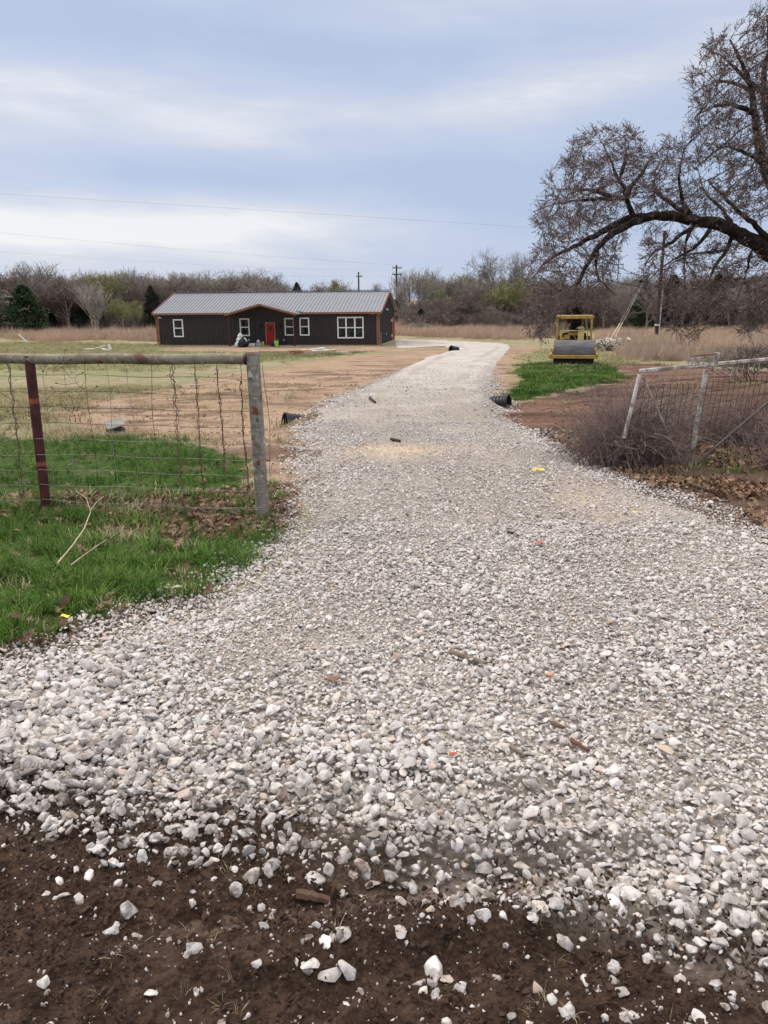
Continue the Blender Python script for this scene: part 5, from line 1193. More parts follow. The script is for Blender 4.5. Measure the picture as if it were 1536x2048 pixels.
def fence():
    P1 = at(526, 1030); P0 = at(93, 1021); P1.z = gz(P1.x, P1.y); P0.z = gz(P0.x, P0.y)
    T1 = atd(505, 704, P1.y); T0 = atd(58, 712, P0.y)
    e = empty('pipe_fence', P1, label='pipe and wire mesh fence left of the drive, silver end post and maroon post', cat='fence'); O = P1
    r1 = .052
    p = MB().tube([P1-O+Vector((0,0,-.2)), P1-O+(T1-P1)*.5, T1-O], [r1*1.0, r1, r1], 28).obj('post', M_PIPE, e, smooth=True, label='silver grey end post')
    d1 = (T1-P1).normalized(); side = Vector((1,0,0)); toc = (Vector((0,0,CAMH))-P1); toc.z = 0; toc.normalize()
    MB().tube([T1-O-d1*.012, T1-O+d1*.006], [r1*1.07, r1*1.07], 28).obj('cap_plate', simple('cap_plate', (.42,.30,.24), .7, .2, var=.2, sc=20), e)
    def patch(base, dr, frac, w_, h, mat, dx=0.0, nm='rust_patch', rr=r1):
        c_ = base-O+dr*frac; vs = []; n = 10
        sd_ = toc.cross(dr).normalized()
        R_ = random.Random(int(frac*1000)+7)
        for k in range(2):
            for i in range(n+1):
                a = (i/n-.5)*w_/rr+dx; jj = R_.uniform(-.15,.15)*h
                vs.append(c_+(toc*math.cos(a)+sd_*math.sin(a))*(rr+.0012)+dr*((k-.5)*h+jj))
        m = MB(); m.add(vs, [(i, i+1, n+2+i, n+1+i) for i in range(n)]); m.obj(nm, mat, p if nm == 'rust_patch' else None)
    L1 = (T1-P1).length
    for fr, w_, h, dx in ((.665,.040,.055,.1),(.355,.030,.040,.15),(.61,.025,.035,-.05)):
        patch(P1, d1, L1*fr, w_, h, M_RUSTP if fr != .61 else simple('grey_stain', (.10,.09,.085), .8), dx)
    LD = (T0-P0)
    p0 = MB().tube([P0-O+Vector((0,0,-.2)), P0-O+LD*.5, T0-O], .039, 24).obj('post', M_MAROON, e, smooth=True, label='maroon painted post')
    d0 = LD.normalized(); L0 = LD.length
    def ring_patch(fr, h):
        vs = []; n = 14; toc0 = (Vector((0,0,CAMH))-P0); toc0.z = 0; toc0.normalize(); sd_ = toc0.cross(d0).normalized(); c_ = P0-O+d0*L0*fr
        for k in range(2):
            for i in range(n+1): a = (i/n-.5)*2.5; vs.append(c_+(toc0*math.cos(a)+sd_*math.sin(a))*.0405+d0*(k-.5)*h)
        m = MB(); m.add(vs, [(i, i+1, n+2+i, n+1+i) for i in range(n)]); m.obj('tape_band', M_TAPE, p0)
    ring_patch(.72, .042); ring_patch(.315, .034)
    # rail butts against the end post and carries on past the picture to the left
    rl = .040; dr = (T0-T1); up_ = Vector((0,0,1)); A = T1-O-Vector((0,0,.052))+dr.normalized()*(r1-.006); T0r = T0-O-Vector((0,0,.022))
    drr = (T0r-A); B = A+drr*3.2
    MB().tube([A+(B-A)*t+Vector((0,0,.004*math.sin(t*40))) for t in np.linspace(0, 1, 24)], rl, 28).obj('rail', M_RAIL, e, smooth=True)
    MB().tube([A-dr.normalized()*.004, A+dr.normalized()*.014], [rl*1.16, rl*1.12], 20).obj('weld_collar', M_MAROON, e, smooth=True)
    PX = P0+(P0-P1)*1.02; PX.z = gz(PX.x, PX.y); MB().tube([PX-O+Vector((0,0,-.2)), PX-O+Vector((-.02,0,(T0-P0).z-.03))], .039, 16).obj('post', M_MAROON, e, smooth=True, label='maroon painted post')
    # mesh panels
    def panel(Bl, Br, Tl, Tr, us, vs_, name, seed, sag=0.0, mats=(M_WIREG, M_WIRED)):
        R_ = random.Random(seed); m = MB(); m2 = MB()
        def q(u, v): return (Bl.lerp(Br, u)).lerp(Tl.lerp(Tr, u), v) + Vector((.006*math.sin(u*31+v*7+seed), .012*math.sin(u*9+v*5+seed), 0))
        for u in us: 
            (m if R_.random() < .45 else m2).tube([q(u+.004*math.sin(v*9+u*20), v)-O for v in np.linspace(vs_[0]-(.02 if R_.random() < .6 else .0), 1, 14)], .0021, 5)
        for v in vs_:
            (m if v < .55 else m2).tube([q(u, v+.004*math.sin(u*14+v*11)+sag*(1 if v == vs_[0] else 0)*math.sin(u*3.1))-O for u in np.linspace(0, 1, 26)], .0019, 5)
        m.obj('wire_mesh', mats[0], e, label='bare grey wire mesh'); m2.obj('wire_mesh', mats[1], e, label='rust dark wire mesh')
        return q
    hgt = (T0-P0).z
    off_ = Vector((0, -.045, 0))
    bl, br = P0+off_, P1+Vector((.03,-.06,0)); tl, tr = T0+off_-Vector((0,0,.03)), T1+Vector((.03,-.06,-.09))
    us = [(87-58+i*42.8)/(503-58) for i in range(10)]+[1.035]
    vs_ = [.085+.1035*i for i in range(9)]
    q1 = panel(bl, br, tl, tr, us, vs_, 'a', 3, -.012)
    Xo = Vector(PX); bl2 = Xo+off_; tl2 = Xo+off_+Vector((0,0,hgt-.03)); n2 = 26
    q2 = panel(bl2, P0+off_-Vector((.02,0,0)), tl2, T0+off_-Vector((.02,0,.03)), [1-.075-i*.1 for i in range(10)], [.075+.1035*i for i in range(9)], 'b', 8)
    # a loose strand hanging below the mesh
    MB().tube([q1(t, .075-.09*(1-t)**2*(t < .9))-O for t in np.linspace(.62, 1, 12)], .0022, 5).obj('loose_wire', M_WIREG, e)
    # dead vines on the mesh: each one a plant of its own
    def vine(u, v0, v1, seed, label, dens=1.0, wander=.012):
        R_ = random.Random(seed); m = MB(); a = q1(u, v0) if u >= 0 else q2(1+u, v0)
        qq = (lambda uu, vv: q1(uu, vv)) if u >= 0 else (lambda uu, vv: q2(1+uu, vv))
        for s1 in range(2):
            ph = R_.uniform(0, 6); m.tube([qq(u+wander*math.sin(v*40+ph)*.35+R_.gauss(0,.002), v)-O+Vector((0,-.006*math.cos(v*60+ph),0)) for v in np.linspace(v0, v1, 40)], .0026, 4)
        for _ in range(int(22*dens)):
            v = R_.uniform(v0, v1); c_ = qq(u, v)-O; d_ = Vector((R_.gauss(0,1), R_.gauss(0,.6), R_.gauss(.2,.8))).normalized()*R_.uniform(.02,.07); m.tube([c_, c_+d_*.5+Vector((0,0,.005)), c_+d_], .0014, 3, False)
            m.tube([c_+d_, c_+d_*1.12], [.005,.003], 4)
        m.obj('dead_vine', M_VINE, None, O, label=label, cat='vine', group='dead vines on the wire fence')
    vine(us[6], .02, .99, 1, 'thick dead vine twisted up the mesh, fourth wire left of the silver post', 1.8, .03); vine(us[7], .2, .98, 2, 'dead vine on the third mesh wire left of the silver post', 1.3); vine(us[8]-.0, .3, .97, 3, 'dead vine on the second mesh wire left of the silver post', 1.0, .01)
    vine(us[9], .25, .9, 4, 'thin dead vine on the mesh wire next to the silver post', .5, .008)
    vine(-.075, .1, .98, 5, 'dead vine on the mesh left of the maroon post', 1.2, .015)
    m = MB(); R_ = random.Random(5)
    for k in range(16):
        u, v = R_.uniform(.05, .30), R_.uniform(.70, .97); pts = [q1(u, v)-O]; d_ = Vector((R_.gauss(0,1), R_.gauss(0,.2), R_.gauss(0,.6))).normalized()
        for i in range(7): d_ = (d_+Vector((R_.gauss(0,.4), R_.gauss(0,.1), R_.gauss(0,.4)))).normalized(); pts.append(pts[-1]+d_*.03)
        m.tube(pts, .0018, 4, False); m.tube([pts[-1], pts[-1]+d_*.012], .006, 5)
    m.obj('dead_vine', M_VINE, None, O, label='tangle of thin vine tips hanging under the rail just right of the maroon post', cat='vine')
    m = MB()
    for k in range(9):
        pts = [q2(.99-R_.uniform(0,.1), R_.uniform(.4,.95))-O]; d_ = Vector((-1, -.1, R_.gauss(.2,.6))).normalized()
        for i in range(9): d_ = (d_+Vector((R_.gauss(0,.3), R_.gauss(0,.08), R_.gauss(-.05,.3)))).normalized(); pts.append(pts[-1]+d_*.035)
        m.tube(pts, .0018, 4, False)
    m.obj('dead_vine', M_VINE, None, O, label='loose curling vine stems on the mesh at the left picture edge', cat='vine')
fence()

# ------------------------------------------------------------------ leaning metal gate at the right, with its brambles
def mat_gate():
    t = NT('flaking_white_gate'); n = t.noise(10, 7, .7); n2 = t.noise(45, 4); c = t.mix(t.ss(n, .40, .60), (.24,.18,.15), (.62,.61,.58)); c = t.mix(t.m('MULTIPLY', t.ss(n2, .5, .7), .5), c, (.36,.34,.30)); return t.set(c, .7, .1, .3, n2, .4, .004)
M_GATE = mat_gate(); M_GDK = simple('dark_steel_pipe', (.10,.085,.078), .6, .3, var=.3, sc=12)
def gate():
    B1 = at(1380, 930); T1 = atd(1413, 733, B1.y-.02)
    def atz(px, py, z): d = ray(px, py); t = (z-CAMH)/d[2]; return Vector((d[0]*t, d[1]*t, z))
    TL = atz(1280, 742, T1.z-.01); TR = atz(1700, 703, T1.z+.0)
    if TR.y > 11: TR = T1+(T1-TL)*2.1
    e = empty('metal_gate', B1, label='leaning rusty white metal gate with wire mesh standing in brambles', cat='gate'); O = B1
    n = (T1-TL).cross(B1-TL).normalized()
    def gp(px, py): return at_rp(px, py, TL, np.array(n))
    BL = gp(1250, 868); d_ = (BL-TL); BL = TL+d_*((TL.z-.30)/(TL.z-BL.z+1e-6)) if BL.z < TL.z-.1 else BL
    MB().box(((TL+TR)/2-O), ((TR-TL).length, .032, .036), rot=((TR-TL).to_track_quat('X','Z')).to_euler()).obj('top_rail', M_GATE, e, bevel=.006)
    MB().tube([B1-O-Vector((0,0,.1)), B1-O+(T1-B1)*.5, T1-O-Vector((0,0,.03))], [.025,.024,.023], 14).obj('post', M_GATE, e, smooth=True)
    MB().tube([BL-O, TL-O-Vector((0,0,.03))], .018, 12).obj('post', M_GATE, e, smooth=True)
    MB().tube([TL-O+Vector((.03,0,-.05)), gp(1362, 925)-O], .010, 8).obj('brace', M_GATE, e, smooth=True)
    MB().tube([gp(1386, 928)-O+Vector((0,-.05,0)), gp(1545, 792)-O+Vector((0,-.05,0)), gp(1700, 668)-O+Vector((0,-.05,0))], .015, 10).obj('brace', M_GDK, e, smooth=True, label='dark diagonal brace')
    # mesh
    m = MB(); m2 = MB(); R_ = random.Random(4); gp0 = TL-Vector((0,0,.03)); gx = (TR-TL); Lx = gx.length; dn = (B1-T1)*1.0
    for i in range(1, int(Lx/.105)):
        u = i*.105/Lx; lean = R_.uniform(-.02,.02); a = TL.lerp(TR, u)-Vector((0,0,.03)); bot = a+dn*.93+Vector((lean,.02,0)); m2.tube([a.lerp(bot, t)-O for t in (.12+.05*R_.random(), .5, 1)], .0027, 4)
        if R_.random() < .75: m2.cur = 1; m2.tube([a-O, a.lerp(bot, R_.uniform(.08,.16))-O], .0032, 5); m2.cur = 0
    for k in range(1, 7):
        z_ = -.13*k; m2.tube([TL.lerp(TR, t)+dn*(k/7.3)+Vector((0,.004*math.sin(t*50),.012*math.sin(t*9+k)))-O for t in np.linspace(.0, 1, 30)], .0027, 4)
    m2.obj('wire_mesh', [simple('rusty_gate_wire', (.07,.045,.038), .85, .1, var=.3), M_GALV], e)
    # welded scroll plate on top of the rail
    a, b, c, d = gp(1376, 735), gp(1378, 713), gp(1433, 708), gp(1430, 731)
    pl = MB().tube([b-O, c-O], .0075, 6).obj('crest', simple('rusty_red_bar', (.22,.10,.08), .8, var=.3, sc=30), e)
    MB().tube([a-O, b-O], .011, 8).tube([d-O+Vector((.0,0,0)), c-O+Vector((.004,0,.012))], [.022,.030], 10).tube([a-O, d-O], .012, 8).tube([b-O-Vector((0,0,.02)), c-O-Vector((0,0,.02))], .005, 6).obj('frame', M_GATE, pl, smooth=True)
    m = MB()
    for i in range(1, 12):
        t = i/12; p0 = a.lerp(d, t); p1 = b.lerp(c, t); m.tube([p0-O, p0.lerp(p1, .5)-O+Vector((.014*math.sin(i*2.3),0,0)), p1-O], .0042, 5)
        if i in (3, 5, 7): m.tube([p0.lerp(p1, .5)-O+Vector((.016*math.cos(a_),0,.018*math.sin(a_))) for a_ in np.linspace(0, 6.28, 9)], .0035, 4)
    m.obj('scrollwork', M_GATE, pl)
gate()
M_STEM = [simple('bramble_stems', (.21,.155,.14), .9, var=.35, sc=8), simple('grey_weed_stems', (.34,.28,.235), .9, var=.3, sc=8)]
def bramble(px, py, wx, wy, h, n, seed, label, mat=0):
    c = at(px, py); r_ = np.random.default_rng(seed); pos = []; par = []; rad = []
    for i in range(n):
        x, y = r_.normal(0, wx/2.2), r_.normal(0, wy/2.2); a = r_.uniform(0, 6.28); L = h*r_.uniform(.5, 1.25)*math.exp(-(x/wx)**2*.9); k = r_.integers(8, 13); d = np.array([math.cos(a)*.35, math.sin(a)*.35, 1.0]); p = np.array([x, y, gz(c.x+x, c.y+y)-c.z-.02]); pos.append(p); par.append(-1); r0_ = r_.choice([.0026, .0030, .0036, .006]); rad.append(r0_); prev = len(pos)-1
        dr = r_.uniform(.05, .24)
        for j in range(k):
            d = d/np.linalg.norm(d)+r_.normal(0, .13, 3)+np.array([math.cos(a), math.sin(a), -.55])*dr*(j/k)*1.5; d /= np.linalg.norm(d); p = p+d*L/k*1.25; pos.append(p); par.append(prev); prev = len(pos)-1; rad.append(r0_*(1-.65*j/k))
            if r_.random() < .55:
                q = prev; dd = d+r_.normal(0, .6, 3); dd /= np.linalg.norm(dd); pp = p
                for _ in range(r_.integers(2, 5)): dd = dd+r_.normal(0,.2,3); dd /= np.linalg.norm(dd); pp = pp+dd*.055; pos.append(pp); par.append(q); q = len(pos)-1; rad.append(.0016)
    link('bramble', tubes('bramble', pos, par, rad, M_STEM[mat], 3), None, c, label=label, cat='bramble')
bramble(1268, 922, .50, .45, .62, 360, 1, 'dense purple brown bramble thicket at the free end of the metal gate')
bramble(1242, 932, .42, .32, .78, 460, 2, 'low loose bramble tangle at the left of the gate thicket, by the leaves')
bramble(1455, 890, .60, .5, .50, 260, 3, 'bramble tangle right of the white gate post, under the dark brace')
bramble(1540, 895, .55, .6, .62, 260, 4, 'tall weedy brambles at the right picture edge behind the gate')
bramble(1600, 930, .6, .6, .6, 220, 6, 'weedy brambles beyond the right picture edge')
bramble(1335, 878, .75, .5, .60, 340, 5, 'greyer weeds standing behind the gate mesh', 1)
veg('gate_weeds', C_SHORT, 4, [poly([(1400,940),(1400,905),(1600,900),(1750,960),(1600,1010),(1480,965)])], .10, .75, 'green weeds at the foot of the gate by the right picture edge', 'weeds', (2.5, 7), (5, 9.5), lambda X, Y: .6*sst(-.1, .3, fbm(X, Y, 2, 3, 19)), .1)
veg('bank_weeds', C_SHORT, 4, [poly([(1130,870),(1190,840),(1240,880),(1300,930),(1400,945),(1300,960),(1180,910)])], .10, .8, 'low green weeds among the leaves below the brambles', 'weeds', (1.5, 6), (5, 11), lambda X, Y: .4*sst(-.1,.3,fbm(X,Y,2.5,2,5)), .1)

# ------------------------------------------------------------------ yellow roller
M_YEL = simple('roller_yellow', (.40,.26,.065), .55, .05, var=.22, sc=5, bump=.1); M_YELP = simple('roller_pale_yellow', (.62,.50,.20), .6, var=.18, sc=5)
def mat_drum():
    t = NT('worn_steel_drum'); n = t.noise(3, 6, .6, t.mapv((.6,3,3))); n2 = t.noise(18, 4); c = t.mix(t.ss(n, .3, .7), (.075,.075,.083), (.165,.165,.175)); c = t.mix(t.m('MULTIPLY', t.ss(n2, .55, .75), .3), c, (.26,.25,.24)); c = t.mix(t.m('MULTIPLY', t.ss(t.noise(2.2, 5), .52, .66), .6), c, (.16,.115,.085)); return t.set(c, .6, .3, .4, n2, .2, .004)
def roller():
    p = at(1146, 731); e = empty('road_roller', p, math.atan2(-p.x, p.y)*.95, label='yellow road roller with a wide grey steel drum facing the camera', cat='roller')
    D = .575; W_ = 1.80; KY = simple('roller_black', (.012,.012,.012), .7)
    m = MB(); m.lathe([(.10,-W_/2+.06),(D-.06,-W_/2+.06),(D-.03,-W_/2),(D,-W_/2+.02),(D,W_/2-.02),(D-.03,W_/2),(D-.06,W_/2-.06),(.10,W_/2-.06)], 48, (0,.0,D), Euler((0,R(90),0))); m.obj('drum', mat_drum(), e, smooth=True)
    m = MB(); m.box((0,-.76,.44), (2.08,.10,.15)).box((-1.0,.0,.50), (.10,1.62,.16)).box((1.0,.0,.50), (.10,1.62,.16)).box((0,.78,.62), (2.08,.14,.24)).box((-1.05,-.80,.47),(.12,.14,.18)); m.obj('drum_frame', M_YEL, e, bevel=.012)
    MB().box((0,-.66,.25),(1.74,.03,.40)).obj('drum_shade_plate', KY, e)  # black plate added to stand for the drum's shaded lower half
    for s_ in (-1, 1): MB().lathe([(.08,-.03),(.20,-.03),(.20,.03),(.08,.03)], 16, (s_*.955,0,D), Euler((0,R(90),0))).obj('axle_hub', M_YEL, e)
    MB().box((0,1.05,.65), (.35,.5,.35)).obj('articulation_joint', KY, e, bevel=.03)
    # rear body
    m = MB(); m.box((0,2.2,.82), (1.45,1.9,.34)).box((-.60,1.38,1.05),(.12,.25,.22)); ch = m.obj('chassis', M_YEL, e, bevel=.02)
    m = MB(); m.box((-.63,1.36,1.25),(.055,.055,.56)).box((.60,1.36,1.25),(.055,.055,.56)).box((-.015,1.36,1.51),(1.29,.06,.045)).box((-.015,1.36,1.02),(1.29,.06,.10)); m.obj('guard_frame', M_YELP, e, bevel=.006)
    m = MB(); m.box((0,1.85,1.18), (1.10,.75,.42)); m.obj('engine', KY, e, bevel=.03)
    m = MB(); m.box((-.33,1.42,1.22),(.26,.12,.18)).tube([(-.42,1.40,1.10),(-.28,1.40,1.34),(-.05,1.40,1.30)], .025, 7).tube([(.1,1.40,1.12),(.0,1.38,1.25),(-.1,1.4,1.4)], .02, 7).box((-.52,1.36,1.12),(.13,.12,.20)).box((.0,1.45,1.36),(.52,.05,.14)); m.obj('engine_fittings', M_YEL, e, bevel=.008)
    c_ = MB().box((.30,1.30,1.29),(.27,.26,.62)).obj('console', M_YELP, e, bevel=.012); MB().lathe([(.20,0),(.19,.03),(.10,.09),(.0,.11)], 16, (.28,1.28,1.61)).obj('cap', simple('console_cap', (.30,.23,.12), .7), c_, smooth=True)
    MB().box((0,2.75,1.22),(.95,.62,.42)).obj('hood', M_YEL, e, bevel=.04)
    s_ = MB().box((.05,2.2,1.42),(.46,.44,.10)).box((.05,2.42,1.65),(.46,.09,.42)).obj('seat', KY, e, bevel=.03)
    st = MB().tube([(.05,1.72,1.35),(.05,1.90,1.62)], .02, 7).tube([(.05+.17*math.cos(a), 1.90+.17*math.sin(a)*.75, 1.62+.17*math.sin(a)*.5) for a in np.linspace(0, 6.2832, 17)], .013, 6).obj('steering_wheel', KY, e)
    MB().tube([(-.23,1.7,1.38),(-.20,1.72,1.72),(-.16,1.78,2.10)], .032, 8).obj('exhaust_pipe', M_RED2, e, smooth=True)
    for s1 in (-1, 1):
        w_ = MB().lathe([(.28,-.17),(.52,-.19),(.60,-.13),(.60,.13),(.52,.19),(.28,.17)], 28, (s1*.66,2.55,.60), Euler((0,R(90),0))).obj('wheel', KY, e, smooth=True)
        m = MB()
        for k in range(22):
            a = 2*math.pi*k/22; m.box((s1*.66+(.07 if k % 2 else -.07), 2.55+.61*math.cos(a), .60+.61*math.sin(a)), (.18,.05,.04), rot=Euler((a-math.pi/2+math.pi,0,0)))
        m.obj('tread', KY, w_); MB().lathe([(.02,-.18),(.27,-.16),(.27,.16),(.02,.18)], 16, (s1*.66,2.55,.60), Euler((0,R(90),0))).obj('rim', M_YEL, w_)
    # canopy frame
    x0, x1, ya, yb = -.80, .76, 1.25, 2.75
    for (x, y) in ((x0,ya),(x1,ya)): MB().box((x, y, 1.43), (.10,.09,1.32)).obj('canopy_post', M_YEL, e, bevel=.008)
    for (x, y) in ((-.42,yb),(.38,yb)): MB().box((x, y, 1.45), (.08,.08,1.35)).obj('canopy_post', M_YEL, e, bevel=.008)
    m = MB(); m.box((-.02,ya,2.12), (1.74,.12,.12)).box((-.02,yb,2.12), (1.74,.10,.10)).box((x0,(ya+yb)/2,2.12),(.10,yb-ya-.12,.10)).box((x1,(ya+yb)/2,2.12),(.10,yb-ya-.12,.10)).box((-.02,(ya+yb)/2,2.195),(1.66,yb-ya+.1,.02)); m.obj('canopy', M_YEL, e, bevel=.008)
    m = MB()
    for k in range(7): m.tube([(-.7+k*.24,ya-.03,2.19),(-.68+k*.24,ya-.03,2.23)], .012, 5)
    m.obj('bolt', M_GALV, e)
roller()
def brush_pile():
    c = at(1212, 702); e = empty('brush_pile', c, label='heap of pale broken branches and rubble right of the yellow roller', cat='brush pile'); r_ = np.random.default_rng(5)
    m = MB()
    for i in range(150):
        a = r_.uniform(0, 6.28); p = Vector((r_.normal(0,.42), r_.normal(0,.5), r_.uniform(0,.5))); d = Vector((math.cos(a), math.sin(a), r_.normal(.2,.6))).normalized()*r_.uniform(.2,.9); m.tube([p-d*.5, p+Vector((0,0,.04*r_.normal())), p+d*.5], [.018,.022,.01], 4)
    m.obj('sticks', simple('bleached_wood', (.42,.38,.33), .9, var=.4, sc=4), e)
    m = MB()
    for i in range(26): p = (r_.normal(.15,.5), r_.normal(0,.4), r_.uniform(.35,.75)); m.box(p, tuple(r_.uniform(.08,.26,3)), rot=Euler(tuple(r_.uniform(0,3,3))))
    m.obj('rubble', simple('pale_rubble', (.62,.55,.49), .9, var=.2), e, bevel=.02)
    for i, (x, dx) in enumerate(((-.28,.28),(.25,.30))): MB().tube([(x,-.7,0),(x+dx,-.4,1.25)], .022, 6).obj('pole', simple('peeled_pole', (.62,.56,.45), .8), e)
    m = MB(); 
    for i in range(60): a = r_.uniform(0, 6.28); p = Vector((r_.normal(0,.4), r_.normal(.1,.4), r_.uniform(0,.45))); d = Vector((math.cos(a), math.sin(a), r_.normal(.1,.5)))*.4; m.tube([p-d, p+d], .018, 4)
    m.obj('sticks', simple('dark_branches', (.06,.045,.04), .9), e, label='dark branches')
brush_pile()

# ------------------------------------------------------------------ culverts
M_CORR = simple('black_corrugated_pipe', (.018,.019,.022), .45, var=.25)
def corr(P, dirv, L_, r_, label, closed=False, name='culvert_pipe'):
    e = empty(name, P, label=label, cat='culvert'); d = Vector(dirv).normalized(); prof = []; n = int(L_/.07); q = d.to_track_quat('Z', 'Y').to_euler()
    for i in range(n*4+1):
        z = i*.0175; prof.append((r_*(1+.045*math.sin(i*math.pi/2)), z))
    m = MB(); m.lathe(prof, 28, rot=q); m.f = m.f[:-2]; m.m = m.m[:-2]; m.obj('pipe', M_CORR, e, smooth=True)
    m = MB(); m.lathe([(r_*1.08,-.02),(r_*1.08,.03),(r_*.94,.03),(r_*.94,-.02),(r_*1.08,-.02)], 28, rot=q); m.f = m.f[:-2]; m.m = m.m[:-2]; m.obj('rim', M_CORR, e, smooth=True)
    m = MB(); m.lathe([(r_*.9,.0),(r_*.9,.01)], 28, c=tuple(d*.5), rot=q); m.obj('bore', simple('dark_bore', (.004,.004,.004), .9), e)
    return e
a = at(571, 850); a.z = gz(a.x, a.y)+.085; corr(a, (.9,.42,-.16), .50, .15, 'open end of the black corrugated culvert pipe at the left edge of the drive')
a = at(1016, 815); a.z = gz(a.x, a.y)+.07; corr(a, (-.85,.45,-.12), .42, .15, 'black corrugated culvert end poking from the gravel at the right edge of the drive')
a = at(902, 703); a.z = gz(a.x, a.y)+.12; corr(a, (.9,.6,-.2), .60, .22, 'small dark culvert mouth at the far bend of the drive before the house')
# meter cover lying in the yard
def meter():
    c = at(231, 864); e = empty('meter_box', c, .3, label='open grey utility box with a tilted lid in the yard behind the fence', cat='utility box')
    MB().lathe([(.15,0),(.16,.02),(.15,.10),(.12,.10),(.12,.01)], 20).obj('body', M_BLK, e, smooth=True)
    l_ = MB().box((.0,.02,.17), (.30,.26,.025), rot=Euler((R(24),R(-12),.2))).obj('lid', simple('pale_lid', (.27,.26,.23), .6, var=.2), e, bevel=.01)
    c2 = at(226, 874); t = NT('puddle'); m_ = t.set((.06,.055,.05), .05, 0, .6)
    vs = [(0,0,0)]+[(.22*math.cos(a)*(1+.25*math.sin(3*a)), .20*math.sin(a)*(1+.2*math.cos(2*a)), 0) for a in np.linspace(0, 6.2832, 25)[:-1]]
    m = MB(); m.add(vs, [(0, i, i % 24+1) for i in range(1, 25)]); c2.z = gz(c2.x, c2.y)+.035
    m.obj('puddle', m_, None, c2, kind='structure')
meter()

# ------------------------------------------------------------------ litter and sticks lying on the drive and grass
def stick(pts, r_, mat, label, cat='stick', dz=.012, name='stick', taper=.7, cyl=7):
    W_ = [at(*p) for p in pts]; 
    for w_ in W_: w_.z += dz
    O = W_[0].copy(); P_ = []; R_ = random.Random(int(pts[0][0]))
    for i in range(len(W_)-1):
        for k in range(4): P_.append(W_[i].lerp(W_[i+1], k/4)-O+Vector((R_.gauss(0,r_*.12), R_.gauss(0,r_*.12), R_.gauss(0,r_*.12))))
    P_.append(W_[-1]-O); n = len(P_); MB().tube(P_, [r_*(1-(1-taper)*i/n)*R_.uniform(.94,1.06) for i in range(n)], cyl).obj(name, mat, None, O, smooth=True, label=label, cat=cat)
M_STK = simple('weathered_stick', (.19,.15,.115), .9, var=.35, sc=30, bump=.5); M_STKR = simple('red_brown_stick', (.15,.07,.05), .8, var=.4, sc=25); M_STKD = simple('dark_stick', (.045,.032,.026), .9, var=.4, sc=25); M_STKP = simple('straw_coloured_twig', (.50,.42,.29), .8, var=.2, sc=20)
stick([(901,1329),(935,1343),(973,1356)], .0125, M_STK, 'thick grey brown stick lying on the gravel in the middle', dz=.022)
stick([(990,1390),(1020,1405),(1052,1420)], .005, M_STK, 'thin stick on the gravel just below the thick grey brown one', dz=.020)
stick([(1140,1507),(1158,1516),(1176,1527)], .009, M_STKR, 'short red brown stick on the gravel at the right', dz=.022)
stick([(1103,1471),(1125,1483)], .009, M_STKR, 'stubby brown stick left above the red brown one', dz=.02)
stick([(1020,1515),(1048,1533)], .008, M_STK, 'short grey stick lying left of the red brown one', dz=.02)
stick([(1015,1082),(1028,1085),(1035,1090)], .010, M_STKD, 'small black twig on the gravel between the gate posts', dz=.02)
stick([(595,1787),(625,1793),(657,1795)], .016, simple('muddy_stick', (.10,.06,.042), .9, var=.3, sc=30), 'mud coated stick half sunk in the dark dirt', dz=.010)
stick([(783,890),(800,894)], .02, M_STKD, 'black twig lying on the gravel far up the drive', dz=.02)
stick([(740,812),(750,822)], .03, M_STKD, 'dark clod like stick at the far left of the drive', dz=.02)
stick([(400,1413),(440,1420)], .005, M_STK, 'thin curved twig on the near gravel at the left', dz=.02)
stick([(119,1158),(150,1118),(172,1085),(184,1050),(176,1022),(153,1004)], .006, M_STKP, 'long pale dead branch lying over the near green grass', dz=.10, taper=.35, cat='branch', name='branch')
stick([(145,1155),(178,1128),(214,1103)], .0045, M_STKP, 'shorter pale twig beside the long pale branch in the grass', dz=.08, taper=.4)
stick([(184,1050),(196,1030),(211,1018)], .004, M_STKP, 'thin forked pale twig at the upper end of the long branch', dz=.11, taper=.4)
def chunk(px, py, s_, mat, label, cat, seed=3, asp=(1,.7,.6), name='stone', dz=.3, rz=0):
    m_ = rock_mesh(200+seed, 2, 14).copy(); m_.name = name; m_.materials.clear(); m_.materials.append(mat); p = at(px, py); p.z += s_*dz
    o = link(name, m_, None, p, (0,0,rz), label=label, cat=cat); o.scale = (s_*asp[0], s_*asp[1], s_*asp[2])
chunk(1326, 1532, .040, simple('tan_rock', (.52,.43,.33), .85, var=.12, sc=20), 'large oblong tan stone on the gravel at the right', 'stone', 1, (1.5,.7,.5), dz=.75, rz=-1.0)
M_BRK = simple('brick_red', (.50,.13,.07), .85, var=.25, sc=40); M_BRN = simple('rust_brown_stone', (.25,.13,.09), .85, var=.3, sc=30)
chunk(668, 1388, .030, M_BRN, 'rust brown stone on the near gravel, left of the middle', 'stone', 2, (1.2,.8,.6), dz=.9)
chunk(726, 1374, .013, M_BRK, 'small red brick chip just right of the rust brown stone', 'brick chip', 4, dz=1.8, name='brick_chip')
chunk(905, 1533, .017, M_BRK, 'small orange red brick chip on the gravel below the sticks', 'brick chip', 5, dz=1.6, name='brick_chip')
chunk(1098, 1377, .026, simple('orange_rock', (.62,.34,.24), .85, var=.2, sc=30), 'pinkish orange stone right of the thick grey brown stick', 'stone', 6, (1,.8,.5), dz=.9)
chunk(1218, 1272, .026, simple('ochre_rock', (.42,.30,.20), .85, var=.25, sc=30), 'ochre stone on the right half of the gravel', 'stone', 7, (.7,1.1,.7), dz=.9)
chunk(1135, 1397, .017, M_BLK, 'black stone right of the thin stick', 'stone', 8, dz=1.4)
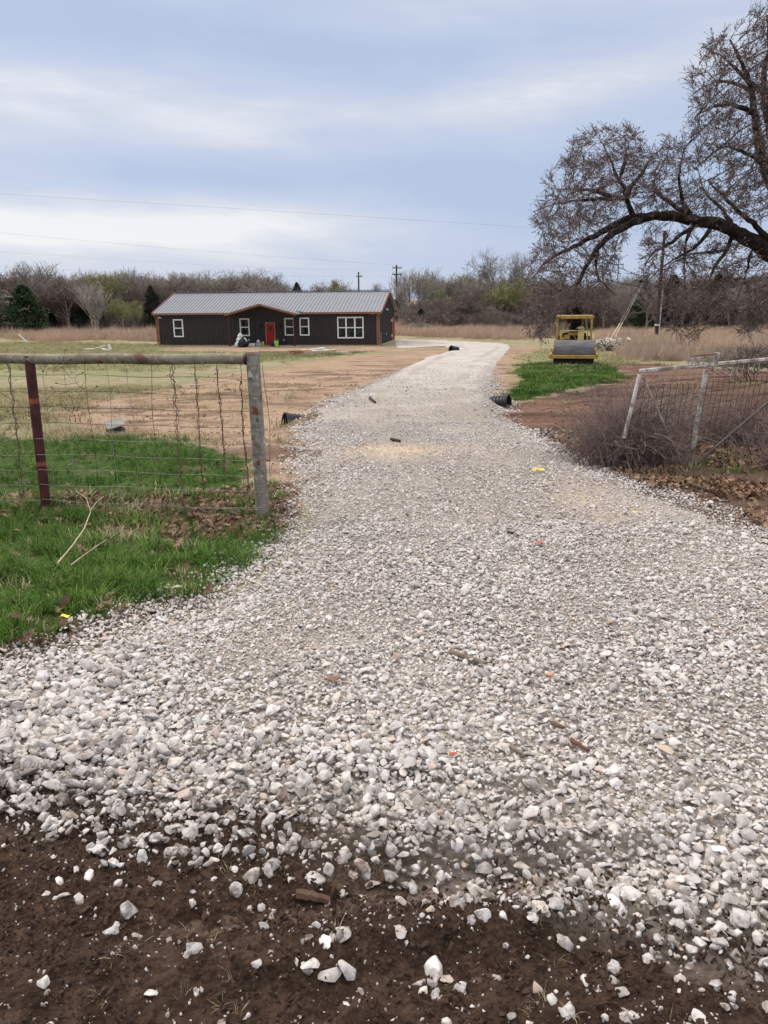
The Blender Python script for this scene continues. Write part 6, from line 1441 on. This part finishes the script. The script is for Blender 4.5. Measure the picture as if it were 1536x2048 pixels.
chunk(600, 1281, .017, simple('navy_chip', (.02,.03,.06), .6), 'dark blue chip on the gravel by the grass bend', 'stone', 9, dz=1.4)
def scrap(px, py, s_, mat, label, cat, seed, name='tape_scrap', dz=.03):
    R_ = random.Random(seed); p = at(px, py); p.z += dz; n = 9; vs = []; th = R_.uniform(0, 3)
    for i in range(n+1):
        t = i/n-.5; x = t*s_; y = .25*s_*math.sin(t*7+seed); z = .05*s_*math.sin(t*11+seed)+.05*s_
        wv = .16*s_*(1+.3*R_.random()); vs += [(x*math.cos(th)-y*math.sin(th), x*math.sin(th)+y*math.cos(th)-wv, z), (x*math.cos(th)-y*math.sin(th), x*math.sin(th)+y*math.cos(th)+wv, z+.05*s_)]
    m = MB(); m.add(vs, [(2*i, 2*i+2, 2*i+3, 2*i+1) for i in range(n)]); m.obj(name, mat, None, p, label=label, cat=cat)
M_YT = simple('yellow_plastic_strip', (.80,.68,.08), .5, var=.1); M_RT = simple('red_plastic_strip', (.62,.10,.09), .5, var=.1); M_WT = simple('white_rag', (.78,.78,.77), .7, var=.06)
scrap(1073, 955, .13, M_YT, 'scrap of yellow tape on the gravel up the drive', 'tape', 1)
scrap(1267, 1044, .045, M_YT, 'tiny yellow scrap on the gravel at the right', 'tape', 2)
scrap(133, 1255, .065, M_YT, 'crumpled yellow tape at the edge of the near grass', 'tape', 3, dz=.06)
scrap(1080, 1108, .06, M_RT, 'small red scrap on the gravel between the gate posts', 'tape', 4)
scrap(659, 1265, .05, M_WT, 'small white rag on the gravel', 'rag', 5, 'rag')
scrap(1437, 1718, .055, M_WT, 'crumpled white rag among the stones at the lower right', 'rag', 6, 'rag')
# dead weeds rooted in the dirt
C_WEED = proto_coll('dead_weed', [np_mesh('weed', *(lambda vf: (vf[0], [vf[1]]))(tuft(300+i, 7, .09, .0024, .02, 1.1)), M_STRAW) for i in range(4)])
n = 130; X = rng.uniform(-.7, 1.6, n); Y = rng.uniform(1.25, 2.1, n); k = fbm(X, Y, 1.5, 2, 88) > -.05; X, Y = X[k], Y[k]; n = X.size
scatter('dead_weeds', np.stack([X, Y, top_z(X, Y)], 1), np.stack([rng.normal(0,.4,n), rng.normal(0,.4,n), rng.uniform(0,6.28,n)], 1), np.stack([rng.uniform(.3,.8,n)]*3, 1), rng.integers(0, 4, n), dict(tint=rng.random(n)), C_WEED, label='thin dead weed stems in the dark foreground dirt', cat='weeds', kind='stuff')
